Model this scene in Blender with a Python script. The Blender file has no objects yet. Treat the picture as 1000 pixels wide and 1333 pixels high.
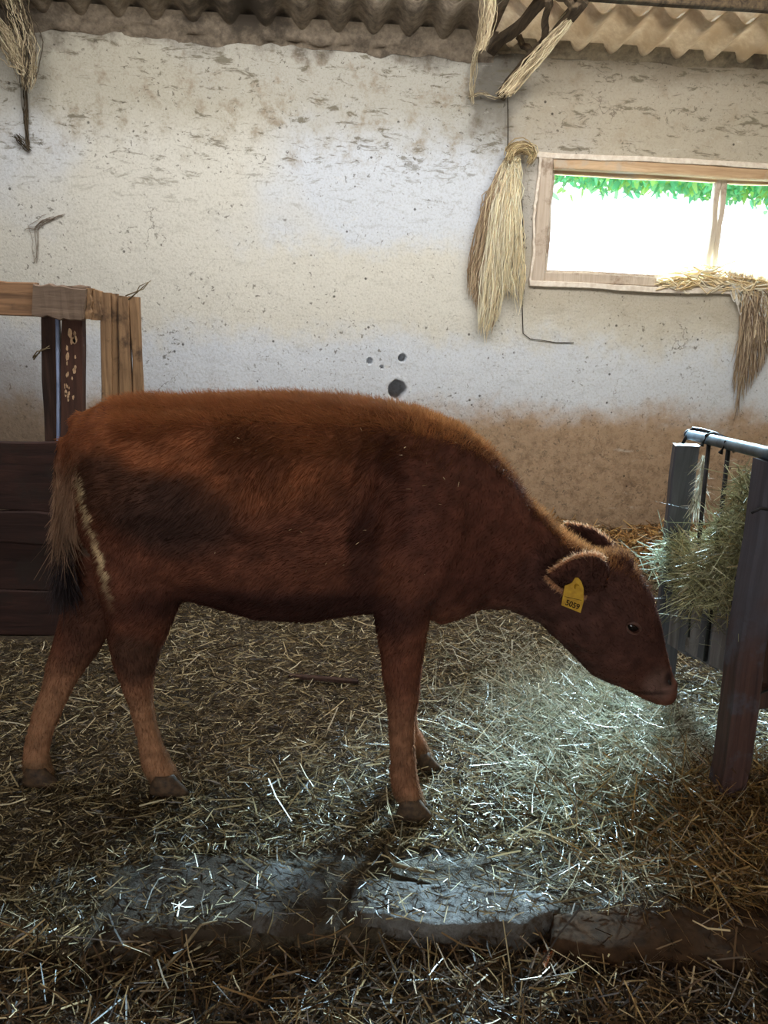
import bpy, bmesh, math, random
import numpy as np
from mathutils import Matrix, Vector
from mathutils.bvhtree import BVHTree

random.seed(7)
RNG = np.random.default_rng(11)
SC = bpy.context.scene
COL = SC.collection

# ------------------------------------------------------------------ camera
FPX, CAM_H = 1000.0, 1.4
_y, _p, _r = (math.radians(a) for a in (5.3, 14.0, 1.9))          # yaw right, pitch down, roll
_f = np.array([math.sin(_y) * math.cos(_p), math.cos(_y) * math.cos(_p), -math.sin(_p)])
_rt0 = np.array([math.cos(_y), -math.sin(_y), 0.0])
_up0 = np.cross(_rt0, _f)
_rt = _rt0 * math.cos(_r) + _up0 * math.sin(_r)
_up = -_rt0 * math.sin(_r) + _up0 * math.cos(_r)
CAM = np.array([0.0, 0.0, CAM_H])
cd = bpy.data.cameras.new('camera')
cd.sensor_fit = 'VERTICAL'; cd.sensor_height = 36.0; cd.lens = 36.0 * FPX / 1333.0
cd.clip_start = 0.05; cd.clip_end = 300
cam = bpy.data.objects.new('camera', cd); COL.objects.link(cam)
_m = Matrix.Identity(4)
for i in range(3):
    _m[i][0], _m[i][1], _m[i][2], _m[i][3] = _rt[i], _up[i], -_f[i], CAM[i]
cam.matrix_world = _m
SC.camera = cam

# ------------------------------------------------------------------ sky, daylight, exposure
SKY_STRENGTH = 2.6
w = bpy.data.worlds.new('overcast_sky'); SC.world = w; w.use_nodes = True
bg = w.node_tree.nodes['Background']
bg.inputs[0].default_value = (0.90, 0.95, 1.0, 1); bg.inputs[1].default_value = SKY_STRENGTH


def area(name, loc, target, sx, sy, power, color):
    l = bpy.data.lights.new(name, 'AREA'); l.shape = 'RECTANGLE'; l.size = sx; l.size_y = sy
    l.energy = power; l.color = color
    o = bpy.data.objects.new(name, l); COL.objects.link(o); o.location = loc
    o.rotation_euler = (Vector(target) - Vector(loc)).to_track_quat('-Z', 'Y').to_euler()
    return o


# bright sky high outside the window, then two added fill lamps
area('daylight_through_window', (3.1, 6.5, 3.3), (1.0, 2.5, 0.0), 1.9, 1.0, 6500, (0.55, 0.83, 1.0))
area('added_front_fill', (-0.9, -2.3, 1.4), (0.3, 4.9, 1.4), 1.8, 1.8, 42, (1.0, 0.93, 0.84))  # added fill from behind the camera, assumed source out of view
area('added_overhead_fill', (0.4, 2.85, 3.17), (0.6, 4.92, 1.3), 4.2, 0.8, 135, (0.98, 0.98, 0.98))  # added lamp under the closed roof, brightens the back wall
SC.view_settings.view_transform = 'Standard'
SC.view_settings.look = 'None'
SC.view_settings.gamma = 1.0
SC.view_settings.use_curve_mapping = False
SC.view_settings.exposure = 0.0


# ------------------------------------------------------------------ measuring helpers (photo point -> place in the barn)
def _ray(x, y):
    return _rt * ((x - 500.0) / FPX) + _up * (-(y - 666.5) / FPX) + _f


def at(x, y, Y):
    d = _ray(x, y); return CAM + d * (Y / d[1])


def gr(x, y, z=0.0):
    d = _ray(x, y); return CAM + d * ((z - CAM_H) / d[2])


def seen(P):
    v = np.asarray(P) - CAM
    c = v @ _f
    return 500 + FPX * (v @ _rt) / c, 666.5 - FPX * (v @ _up) / c


# ------------------------------------------------------------------ numeric noise
def _hash(ix, iy, iz, seed):
    h = (ix.astype(np.int64) * 374761393 + iy.astype(np.int64) * 668265263 + iz.astype(np.int64) * 2147483647 + seed * 974711) & 0x7fffffff
    h = ((h ^ (h >> 13)) * 1274126177) & 0x7fffffff
    return ((h ^ (h >> 16)) & 0xffff) / 65535.0


def vnoise(P, scale, seed=0):
    P = np.asarray(P, float) * scale
    i = np.floor(P).astype(np.int64); f = P - i; f = f * f * (3 - 2 * f)
    r = 0
    for dx in (0, 1):
        for dy in (0, 1):
            for dz in (0, 1):
                wgt = (f[:, 0] if dx else 1 - f[:, 0]) * (f[:, 1] if dy else 1 - f[:, 1]) * (f[:, 2] if dz else 1 - f[:, 2])
                r = r + wgt * _hash(i[:, 0] + dx, i[:, 1] + dy, i[:, 2] + dz, seed)
    return r * 2 - 1


def fbm(P, scale, octs=4, seed=0):
    r, a = 0, 1.0
    for k in range(octs):
        r = r + a * vnoise(P, scale * 2 ** k, seed + k); a *= 0.5
    return r / 1.6


def n2(x, y, s, octs=3, seed=0):
    return fbm(np.stack([x, y, np.zeros_like(x) + 0.37], 1), s, octs, seed)


def sstep(a, b, x):
    t = np.clip((x - a) / (b - a), 0, 1); return t * t * (3 - 2 * t)


def lin(*c):
    c = np.array(c, float) / 255.0
    return np.where(c <= 0.04045, c / 12.92, ((c + 0.055) / 1.055) ** 2.4)


def l4(*c):
    return tuple(float(v) for v in lin(*c)) + (1.0,)


# ------------------------------------------------------------------ mesh helpers
def link_mesh(name, me, mat=None, parent=None):
    o = bpy.data.objects.new(name, me); COL.objects.link(o)
    if mat: me.materials.append(mat)
    if parent: o.parent = parent
    return o


def quads(name, V, Q, mat=None, parent=None, col=None, smooth=True):
    """fast mesh from numpy arrays of vertices and quads; col = per-vertex colour"""
    me = bpy.data.meshes.new(name)
    V = np.asarray(V, np.float32); Q = np.asarray(Q, np.int32)
    me.vertices.add(len(V)); me.vertices.foreach_set('co', V.ravel())
    k = Q.shape[1]
    me.loops.add(Q.size); me.loops.foreach_set('vertex_index', Q.ravel())
    me.polygons.add(len(Q))
    me.polygons.foreach_set('loop_start', np.arange(0, Q.size, k, dtype=np.int32))
    me.update(calc_edges=True)
    if smooth: me.polygons.foreach_set('use_smooth', np.ones(len(Q), bool))
    if col is not None: set_col(me, col)
    return link_mesh(name, me, mat, parent)


def set_col(me, col):
    a = me.color_attributes.new('col', 'FLOAT_COLOR', 'POINT')
    c = np.ones((len(me.vertices), 4), np.float32); c[:, :3] = col
    a.data.foreach_set('color', c.ravel())


class MB:
    """collects rings and boxes into one mesh"""
    def __init__(s): s.V = []; s.F = []

    def loft(s, rings, cap=True, closed=True):
        base = len(s.V); n = len(rings[0])
        for r in rings: s.V.extend([tuple(map(float, p)) for p in r])
        for a in range(len(rings) - 1):
            for b in range(n if closed else n - 1):
                c = (b + 1) % n
                s.F.append((base + a * n + b, base + a * n + c, base + (a + 1) * n + c, base + (a + 1) * n + b))
        if cap:
            s.F.append(tuple(base + b for b in range(n))[::-1])
            s.F.append(tuple(base + (len(rings) - 1) * n + b for b in range(n)))
        return s

    def tube(s, pts, rad, n=6):
        pts = [np.array(p, float) for p in pts]
        rad = rad if hasattr(rad, '__len__') else [rad] * len(pts)
        rings = []
        for i, p in enumerate(pts):
            d = pts[min(i + 1, len(pts) - 1)] - pts[max(i - 1, 0)]; d /= np.linalg.norm(d) + 1e-9
            u = np.cross(d, (0, 0, 1) if abs(d[2]) < 0.9 else (1, 0, 0)); u /= np.linalg.norm(u)
            v = np.cross(d, u)
            rings.append([p + rad[i] * (math.cos(t) * u + math.sin(t) * v) for t in (2 * math.pi * k / n for k in range(n))])
        return s.loft(rings)

    def build(s, name, mat=None, parent=None, smooth=True):
        me = bpy.data.meshes.new(name); me.from_pydata(s.V, [], s.F); me.update()
        bm = bmesh.new(); bm.from_mesh(me); bmesh.ops.recalc_face_normals(bm, faces=bm.faces); bm.to_mesh(me); bm.free()
        if smooth: me.polygons.foreach_set('use_smooth', np.ones(len(me.polygons), bool))
        return link_mesh(name, me, mat, parent)


def timber(name, p0, p1, wdt, thk, mat, parent=None, side=(0, 1, 0), rough=0.003, seg=9, w1=None):
    """a sawn board or post from p0 to p1; `side` is the direction of its thickness"""
    p0, p1 = np.array(p0, float), np.array(p1, float)
    d = p1 - p0; L = np.linalg.norm(d); d /= L
    t = np.array(side, float); t -= d * (t @ d); t /= np.linalg.norm(t); u = np.cross(d, t)
    c = min(wdt, thk) * 0.10
    w1 = wdt if w1 is None else w1
    rings = []; ph = random.random() * 50
    for i in range(seg + 1):
        f = i / seg; q = p0 + d * L * f
        a = (wdt + (w1 - wdt) * f) / 2; b = thk / 2
        ring = [(-a, -b + c), (-a, b - c), (-a + c, b), (a - c, b), (a, b - c), (a, -b + c), (a - c, -b), (-a + c, -b)]
        sh = rough * math.sin(f * 9 + ph) + random.uniform(-rough, rough) * 0.6
        rings.append([q + u * (x + sh + random.uniform(-rough, rough) * 0.4) + t * (y + sh * 0.5) + d * random.uniform(-1, 1) * (rough * 1.5 if i in (0, seg) else 0) for x, y in ring])
    return MB().loft(rings).build(name, mat, parent, smooth=False)


def tagit(o, label=None, cat=None, group=None, kind=None):
    for k, v in (('label', label), ('category', cat), ('group', group), ('kind', kind)):
        if v: o[k] = v
    return o


def empty(name, loc, label=None, cat=None, kind=None):
    o = bpy.data.objects.new(name, None); COL.objects.link(o); o.empty_display_size = 0.1
    o.location = loc
    return tagit(o, label, cat, None, kind)


def adopt(root):
    """children were modelled in world coordinates: keep them in place under a root that is not at the origin"""
    M = Matrix.Translation(root.location).inverted()
    for ch in [o for o in bpy.data.objects if o.parent == root]:
        ch.matrix_parent_inverse = M


# ------------------------------------------------------------------ materials
class NT:
    def __init__(s, name):
        s.m = bpy.data.materials.new(name); s.m.use_nodes = True
        s.t = s.m.node_tree; s.b = s.t.nodes['Principled BSDF']; s.out = s.t.nodes['Material Output']
        s.tc = None

    def n(s, typ, **kw):
        nd = s.t.nodes.new(typ)
        for k, v in kw.items():
            if k in nd.inputs: s.set(nd, k, v)
            else: setattr(nd, k, v)
        return nd

    def set(s, nd, k, v):
        i = nd.inputs[k]
        if isinstance(v, bpy.types.NodeSocket): s.t.links.new(v, i)
        else: i.default_value = v

    def coord(s, scale=(1, 1, 1), space='Object'):
        if s.tc is None: s.tc = s.n('ShaderNodeTexCoord')
        mp = s.n('ShaderNodeMapping'); s.t.links.new(s.tc.outputs[space], mp.inputs['Vector'])
        mp.inputs['Scale'].default_value = scale
        return mp.outputs[0]

    def noise(s, scale, detail=5, rough=0.6, vec=None, dist=0.0):
        nd = s.n('ShaderNodeTexNoise', Scale=scale, Detail=detail, Roughness=rough, Distortion=dist)
        if vec is not None: s.t.links.new(vec, nd.inputs['Vector'])
        return nd.outputs['Fac']

    def ramp(s, fac, stops):
        nd = s.n('ShaderNodeValToRGB'); s.t.links.new(fac, nd.inputs[0])
        e = nd.color_ramp.elements
        while len(e) < len(stops): e.new(0.5)
        for i, (p, c) in enumerate(stops):
            e[i].position = p; e[i].color = c if len(c) == 4 else (*c, 1)
        return nd.outputs[0]

    def mask(s, fac, a, b):
        nd = s.n('ShaderNodeMapRange', interpolation_type='SMOOTHSTEP')
        s.set(nd, 'Value', fac); nd.inputs['From Min'].default_value = a; nd.inputs['From Max'].default_value = b
        return nd.outputs[0]

    def mix(s, fac, a, b, mode='MIX'):
        nd = s.n('ShaderNodeMix', data_type='RGBA', blend_type=mode)
        for i, v in ((0, fac), (6, a), (7, b)):
            if isinstance(v, bpy.types.NodeSocket): s.t.links.new(v, nd.inputs[i])
            else: nd.inputs[i].default_value = v
        return nd.outputs[2]

    def math(s, op, a, b=0.0):
        nd = s.n('ShaderNodeMath', operation=op)
        for i, v in ((0, a), (1, b)):
            if isinstance(v, bpy.types.NodeSocket): s.t.links.new(v, nd.inputs[i])
            else: nd.inputs[i].default_value = v
        return nd.outputs[0]

    def bump(s, h, strength=0.4, dist=0.01):
        nd = s.n('ShaderNodeBump', Strength=strength, Distance=dist); s.t.links.new(h, nd.inputs['Height'])
        s.t.links.new(nd.outputs[0], s.b.inputs['Normal'])

    def base(s, c, rough=0.8, spec=0.3, metal=0.0):
        s.set(s.b, 'Base Color', c); s.set(s.b, 'Roughness', rough); s.set(s.b, 'Specular IOR Level', spec); s.set(s.b, 'Metallic', metal)
        return s.m


def wood(name, light, dark, axis='z', rough=0.75, stain=None, spec=0.25, top=None):
    t = NT(name)
    sc = {'x': (3, 40, 40), 'y': (40, 3, 40), 'z': (40, 40, 3)}[axis]
    g = t.noise(1.0, 6, 0.65, t.coord(sc), 0.8)
    big = t.noise(3.0, 3, 0.5, t.coord())
    c = t.ramp(g, [(0.3, l4(*dark)), (0.7, l4(*light))])
    c = t.mix(t.mask(big, 0.35, 0.75), c, t.mix(0.5, c, l4(*dark)))
    if stain: c = t.mix(t.mask(t.noise(5.0, 5, 0.7, t.coord()), 0.52, 0.66), c, l4(*stain))
    if top:                                   # weathered grey above hand height
        sp = t.n('ShaderNodeSeparateXYZ'); t.t.links.new(t.coord(), sp.inputs[0])
        zz = t.math('ADD', sp.outputs[2], t.math('MULTIPLY', t.math('SUBTRACT', t.noise(6.0, 5, 0.7, t.coord()), 0.5), 0.5))
        c = t.mix(t.math('MULTIPLY', t.mask(zz, 0.45, 0.75), 0.85), c, t.mix(g, l4(*[v * .6 for v in top]), l4(*top)))
    t.bump(g, 0.5, 0.004)
    return t.base(c, rough, spec)


def attr_mat(name, rough=0.45, spec=0.4, trans=0.25, vary=0.0, scale=30.0):
    t = NT(name)
    a = t.n('ShaderNodeAttribute', attribute_name='col').outputs['Color']
    if vary: a = t.mix(vary, a, t.mix(1.0, a, t.ramp(t.noise(scale, 4, 0.6, t.coord()), [(0.3, (0.3, 0.3, 0.3, 1)), (0.7, (1.6, 1.6, 1.6, 1))]), 'MULTIPLY'))
    t.base(a, rough, spec)
    if trans:
        tr = t.n('ShaderNodeBsdfTranslucent'); t.t.links.new(a, tr.inputs['Color'])
        mx = t.n('ShaderNodeMixShader', Fac=trans)
        t.t.links.new(t.b.outputs[0], mx.inputs[1]); t.t.links.new(tr.outputs[0], mx.inputs[2])
        t.t.links.new(mx.outputs[0], t.out.inputs['Surface'])
    return t.m


def plain(name, c, c2=None, rough=0.6, spec=0.4, metal=0.0, scale=20, bump=0.2):
    t = NT(name)
    n = t.noise(scale, 5, 0.6, t.coord())
    col = t.ramp(n, [(0.3, l4(*(c2 or c))), (0.7, l4(*c))])
    if bump: t.bump(n, bump, 0.004)
    return t.base(col, rough, spec, metal)


def plaster():
    t = NT('limewashed_plaster')
    P = t.coord()
    sep = t.n('ShaderNodeSeparateXYZ'); t.t.links.new(P, sep.inputs[0])
    wob = t.noise(2.2, 6, 0.65, P)
    fine = t.noise(9.0, 8, 0.7, P)
    z = t.math('ADD', sep.outputs[2], t.math('MULTIPLY', t.math('SUBTRACT', wob, 0.5), 0.42))
    z = t.math('ADD', z, t.math('MULTIPLY', t.math('SUBTRACT', fine, 0.5), 0.30))
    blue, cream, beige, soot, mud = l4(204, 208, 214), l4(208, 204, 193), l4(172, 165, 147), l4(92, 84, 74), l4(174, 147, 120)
    c = t.mix(t.mask(z, 1.18, 1.42), blue, cream)
    # the cream coat fades to a second bluish patch high up, and is rubbed down to beige near the roof
    c = t.mix(t.math('MULTIPLY', t.mask(z, 1.75, 1.95), t.mask(t.noise(0.9, 3, 0.5, P), 0.42, 0.60)), c, blue)
    c = t.mix(t.math('MULTIPLY', t.mask(z, 2.25, 2.65), 0.8), c, beige)
    c = t.mix(t.math('MULTIPLY', t.mask(fine, 0.50, 0.72), t.mask(z, 2.1, 2.6)), c, l4(150, 136, 116))
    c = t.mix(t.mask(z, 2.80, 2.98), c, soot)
    # grey-beige shower of dirt on the wall around the window
    wx = t.math('ADD', sep.outputs[0], t.math('MULTIPLY', t.math('SUBTRACT', wob, 0.5), 0.5))
    c = t.mix(t.math('MULTIPLY', t.math('MULTIPLY', t.mask(wx, 1.05, 1.3), t.mask(z, 1.2, 1.6)), 0.7), c, l4(172, 160, 140))
    # dark patch where the rafter meets the wall
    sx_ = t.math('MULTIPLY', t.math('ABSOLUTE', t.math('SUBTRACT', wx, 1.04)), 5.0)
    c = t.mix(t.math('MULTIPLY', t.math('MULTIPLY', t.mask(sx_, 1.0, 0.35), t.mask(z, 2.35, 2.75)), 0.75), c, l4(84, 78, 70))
    # splashed, dirty foot of the wall
    c = t.mix(t.mask(z, 1.0, 0.72), c, mud)
    c = t.mix(t.math('MULTIPLY', t.mask(z, 0.95, 0.6), t.mask(t.noise(14.0, 9, 0.8, P, 0.2), 0.40, 0.72)), c, l4(122, 98, 76))
    # cracks and fly specks
    vor = t.n('ShaderNodeTexVoronoi', feature='DISTANCE_TO_EDGE', Scale=2.2)
    dst = t.n('ShaderNodeVectorMath', operation='ADD'); t.t.links.new(P, dst.inputs[0])
    nz = t.n('ShaderNodeTexNoise', Scale=3.5, Detail=6.0); t.t.links.new(P, nz.inputs['Vector']); t.t.links.new(nz.outputs['Color'], dst.inputs[1])
    t.t.links.new(dst.outputs[0], vor.inputs['Vector'])
    crack = t.math('MULTIPLY', t.mask(vor.outputs['Distance'], 0.012, 0.003), t.mask(t.noise(2.7, 4, 0.6, P), 0.60, 0.68))
    c = t.mix(t.math('MULTIPLY', crack, 0.6), c, l4(86, 76, 64))
    squig = t.math('MULTIPLY', t.mask(t.noise(26.0, 4, 0.7, P, 1.5), 0.66, 0.72), t.mask(t.noise(3.1, 4, 0.6, P), 0.47, 0.60))
    c = t.mix(t.math('MULTIPLY', squig, 0.7), c, l4(98, 92, 80))
    flake = t.noise(1.0, 7, 0.75, t.coord((7, 7, 22)), 0.6)
    up = t.math('ADD', t.math('MULTIPLY', t.mask(z, 1.9, 2.5), 0.9), 0.16)
    c = t.mix(t.math('MULTIPLY', t.math('MULTIPLY', t.mask(flake, 0.54, 0.63), up), 0.8), c, l4(108, 101, 84))
    c = t.mix(t.math('MULTIPLY', t.mask(flake, 0.40, 0.30), 0.3), c, l4(226, 222, 212))
    c = t.mix(t.math('MULTIPLY', t.mask(t.noise(75.0, 5, 0.75, P), 0.48, 0.66), 0.30), c, l4(126, 118, 100))
    dots = t.math('MULTIPLY', t.mask(t.noise(40.0, 3, 0.6, P, 0.4), 0.62, 0.67), t.mask(t.noise(4.0, 4, 0.6, P), 0.42, 0.58))
    c = t.mix(t.math('MULTIPLY', dots, 0.7), c, l4(84, 78, 66))
    c = t.mix(t.math('MULTIPLY', t.math('MULTIPLY', t.mask(wx, -1.25, -1.75), t.mask(z, 1.45, 0.95)), 0.65), c, l4(112, 102, 92))
    lowm = t.mask(z, 1.12, 0.8)
    c = t.mix(t.math('MULTIPLY', t.math('MULTIPLY', t.mask(t.noise(34.0, 5, 0.75, P, 0.8), 0.57, 0.66), lowm), 0.7), c, l4(92, 82, 70))
    vs = t.n('ShaderNodeTexVoronoi', Scale=13.0); t.t.links.new(P, vs.inputs['Vector'])
    sp = t.math('MULTIPLY', t.mask(vs.outputs['Distance'], 0.13, 0.07), t.mask(t.noise(5.5, 2, 0.5, P), 0.55, 0.60))
    c = t.mix(t.math('MULTIPLY', sp, 0.8), c, l4(52, 46, 40))
    h = t.math('ADD', t.math('MULTIPLY', fine, 0.8), t.noise(60.0, 3, 0.6, P))
    h = t.math('SUBTRACT', h, t.math('MULTIPLY', crack, 1.2))
    t.bump(h, 0.38, 0.012)
    return t.base(c, 0.9, 0.2)


def muck():
    t = NT('trodden_muck')
    P = t.coord()
    a, b = t.noise(3.0, 8, 0.7, P), t.noise(38.0, 6, 0.7, P)
    c = t.ramp(b, [(0.30, l4(34, 27, 19)), (0.55, l4(82, 70, 53)), (0.75, l4(136, 122, 98))])
    c = t.mix(t.mask(a, 0.45, 0.65), c, t.mix(0.6, c, l4(70, 66, 58)))
    t.bump(b, 0.9, 0.02)
    return t.base(c, 0.62, 0.35)


def concrete(name='dirty_concrete', lo=.42, hi=.54, rough=.6):
    t = NT(name)
    P = t.coord()
    a, b = t.noise(5.0, 7, 0.7, P), t.noise(60.0, 6, 0.75, P)
    c = t.ramp(b, [(0.3, l4(74, 72, 70)), (0.7, l4(126, 125, 124))])
    c = t.mix(t.mask(t.math('ADD', t.math('MULTIPLY', a, 0.7), t.math('MULTIPLY', b, 0.3)), lo, hi), c, l4(62, 51, 40))
    t.bump(t.math('ADD', a, b), 0.7, 0.01)
    return t.base(c, rough, 0.3)


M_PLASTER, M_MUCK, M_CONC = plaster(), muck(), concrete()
M_CONCD = concrete('muck_smeared_concrete', .36, .50, .85)
M_STRAW = attr_mat('straw_stalks', 0.36, 0.55, 0.12)
M_HAY = attr_mat('hay_stalks', 0.36, 0.7, 0.2)
M_TWINE = attr_mat('twine_fibre', 0.7, 0.2, 0.22)
M_HIDE = attr_mat('calf_hide', 0.75, 0.15, 0.0, vary=0.5, scale=26.0)
M_HAIR = attr_mat('calf_hair', 0.55, 0.12, 0.45)
M_WOODG = wood('weathered_pine', (186, 150, 112), (110, 84, 62), 'z', stain=(84, 66, 52))
M_RAIL = wood('weathered_pine_rail', (182, 140, 104), (112, 86, 66), 'x', stain=(96, 80, 66))
M_RAILG = wood('grey_pine_rail', (150, 128, 110), (96, 80, 68), 'x')
M_DARKV = wood('dark_brown_post_wood', (86, 62, 52), (44, 32, 28), 'z')
M_PEEL = wood('brown_painted_board', (98, 66, 54), (60, 40, 34), 'z')
M_DARKH = wood('dark_brown_plank_wood', (70, 46, 40), (36, 25, 23), 'x', stain=(48, 38, 34))
M_POSTG = wood('grey_manger_timber', (92, 92, 100), (52, 52, 60), 'z', 0.5, spec=0.45)
M_BOARDG = wood('greyer_trough_boards', (126, 122, 124), (74, 68, 68), 'z', 0.6, stain=(70, 60, 54))
M_POSTR = wood('reddish_manger_post', (96, 70, 63), (54, 40, 40), 'z', 0.6, stain=(80, 78, 86), top=(96, 96, 108))
M_TRUSS = wood('sooty_roof_timber', (104, 88, 68), (48, 40, 32), 'y', 0.9)
M_FRAME = wood('flaking_window_wood', (222, 192, 156), (170, 136, 102), 'x', stain=(190, 172, 150))
M_FRAMEV = wood('pale_painted_window_wood', (214, 200, 184), (176, 158, 140), 'z', stain=(150, 130, 112))
M_PIPE = plain('galvanised_pipe_metal', (112, 132, 148), (66, 80, 92), 0.45, 0.5, 0.6, 14)
M_STRIP = plain('pale_blue_rod', (170, 186, 220), (130, 146, 186), 0.4, 0.5, 0.2, 14)
M_IRON = plain('dark_iron', (52, 50, 52), (28, 27, 30), 0.5, 0.4, 0.5, 30)
M_WIRE = plain('thin_rusty_wire', (70, 60, 50), (46, 40, 34), 0.7, 0.3, 0.3, 30, 0)
M_HOOF = plain('hoof_horn', (96, 74, 54), (46, 36, 28), 0.7, 0.35, 0, 60)
M_TAG = plain('yellow_tag_plastic', (204, 164, 48), (166, 124, 34), 0.5, 0.4, 0, 60, 0.1)
M_INK = plain('black_tag_ink', (58, 40, 14), None, 0.7, 0.2, 0, 10, 0)
M_EYE = plain('dark_eye', (20, 14, 12), None, 0.08, 0.6, 0, 10, 0)
M_LID = plain('eyelid_skin', (104, 70, 60), (70, 48, 42), 0.55, 0.4, 0, 60)
M_NOSE = plain('nostril_skin', (30, 22, 20), None, 0.5, 0.4, 0, 60)
M_COB = attr_mat('dusty_cobweb', 0.9, 0.1, 0.2)
M_LEAF = attr_mat('green_leaves', 0.5, 0.3, 0.5)
M_BARK = wood('tree_bark', (120, 100, 80), (70, 56, 44), 'z', 0.9)
M_GRASS = plain('outdoor_grass', (120, 150, 70), (80, 110, 46), 0.9, 0.1, 0, 2)


def roofing(name, hi, lo, soot, trans=0.0):
    t = NT(name); P = t.coord()
    a, b = t.noise(2.0, 6, 0.7, P), t.noise(30.0, 6, 0.7, P)
    c = t.ramp(b, [(0.3, l4(*lo)), (0.7, l4(*hi))])
    c = t.mix(t.mask(a, 0.46, 0.62), c, l4(*soot))
    t.bump(b, 0.6, 0.008)
    t.base(c, 0.9, 0.15)
    if trans:
        tr = t.n('ShaderNodeBsdfTranslucent'); t.t.links.new(c, tr.inputs['Color'])
        mx = t.n('ShaderNodeMixShader', Fac=trans)
        t.t.links.new(t.b.outputs[0], mx.inputs[1]); t.t.links.new(tr.outputs[0], mx.inputs[2])
        t.t.links.new(mx.outputs[0], t.out.inputs['Surface'])
    return t.m


M_ROOFR = roofing('pale_translucent_roofing', (240, 228, 208), (206, 190, 166), (206, 188, 162), 0.55)  # translucency added so the right-hand sheets look brighter
M_FILLET = roofing('grey_mortar_fillet', (172, 158, 134), (120, 110, 94), (96, 88, 78))
M_ROOFL = roofing('dark_cement_roofing', (146, 132, 114), (96, 85, 73), (74, 66, 57))  # darker sheets for the left part of the roof


def glass():
    t = NT('dusty_window_glass')
    tr = t.n('ShaderNodeBsdfTransparent'); gl = t.n('ShaderNodeBsdfGlossy', Roughness=0.05)
    fr = t.n('ShaderNodeFresnel', IOR=1.45)
    mx = t.n('ShaderNodeMixShader'); t.t.links.new(fr.outputs[0], mx.inputs[0])
    t.t.links.new(tr.outputs[0], mx.inputs[1]); t.t.links.new(gl.outputs[0], mx.inputs[2])
    t.t.links.new(mx.outputs[0], t.out.inputs['Surface'])
    return t.m


M_GLASS = glass()

# ================================================================== SETTING
WY = 4.92                                     # inner face of the back wall
WX0, WX1, WZ0, WZ1 = 1.33, 3.62, 1.664, 2.388    # window opening
RX0, RX1, RFRONT = -3.4, 4.6, -2.6


def roof_z(Y): return 2.965 + (WY - Y) * 0.14


def ground_z(x, y):
    x = np.asarray(x, float); y = np.asarray(y, float)
    edge = 1.535 + 0.03 * n2(x, y * 0, 2.0, 2, 5)
    h = 0.022 * n2(x, y, 2.2, 3, 1) + 0.012 * n2(x, y, 9, 2, 3)
    calm = np.exp(-(((x + 0.2) / 0.9) ** 2 + ((y - 2.08) / 0.25) ** 2))
    h = h * (1 - 0.6 * calm) - 0.008
    h = h + 0.05 * np.exp(-(((x - 1.12) / 0.30) ** 2 + ((y - 2.35) / 0.42) ** 2)) * (1 + 0.4 * n2(x, y, 5, 2, 8))
    h = h + 0.07 * np.exp(-(((x - 1.35) / 0.25) ** 2 + ((y - 1.85) / 0.25) ** 2))
    h = h + 0.12 * sstep(4.1, 4.75, y) * (0.8 + 0.5 * n2(x, y, 3, 2, 9))
    h = h + 0.10 * np.exp(-(((x - 2.05) / 0.5) ** 2 + ((y - 4.2) / 0.35) ** 2))
    h = h - 0.014 * sstep(1.90, 1.80, y) * sstep(-.66, -.56, x) * sstep(1.40, 1.52, y)
    return h - 0.06 * (1 - sstep(edge - 0.03, edge + 0.01, y))


def build_floor():
    xs = np.arange(-3.4, 4.61, 0.025); ys = np.concatenate([np.arange(-2.6, 1.0, 0.1), np.arange(1.0, 4.95, 0.02)])
    X, Y = np.meshgrid(xs, ys); x, y = X.ravel(), Y.ravel()
    V = np.stack([x, y, ground_z(x, y)], 1)
    nx, ny = len(xs), len(ys)
    i = (np.arange(ny - 1)[:, None] * nx + np.arange(nx - 1)[None]).ravel()
    o = quads('floor', V, np.stack([i, i + 1, i + nx + 1, i + nx], 1), M_MUCK)
    tagit(o, 'trodden barn floor of dark muck under the calf', None, None, 'structure')


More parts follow.
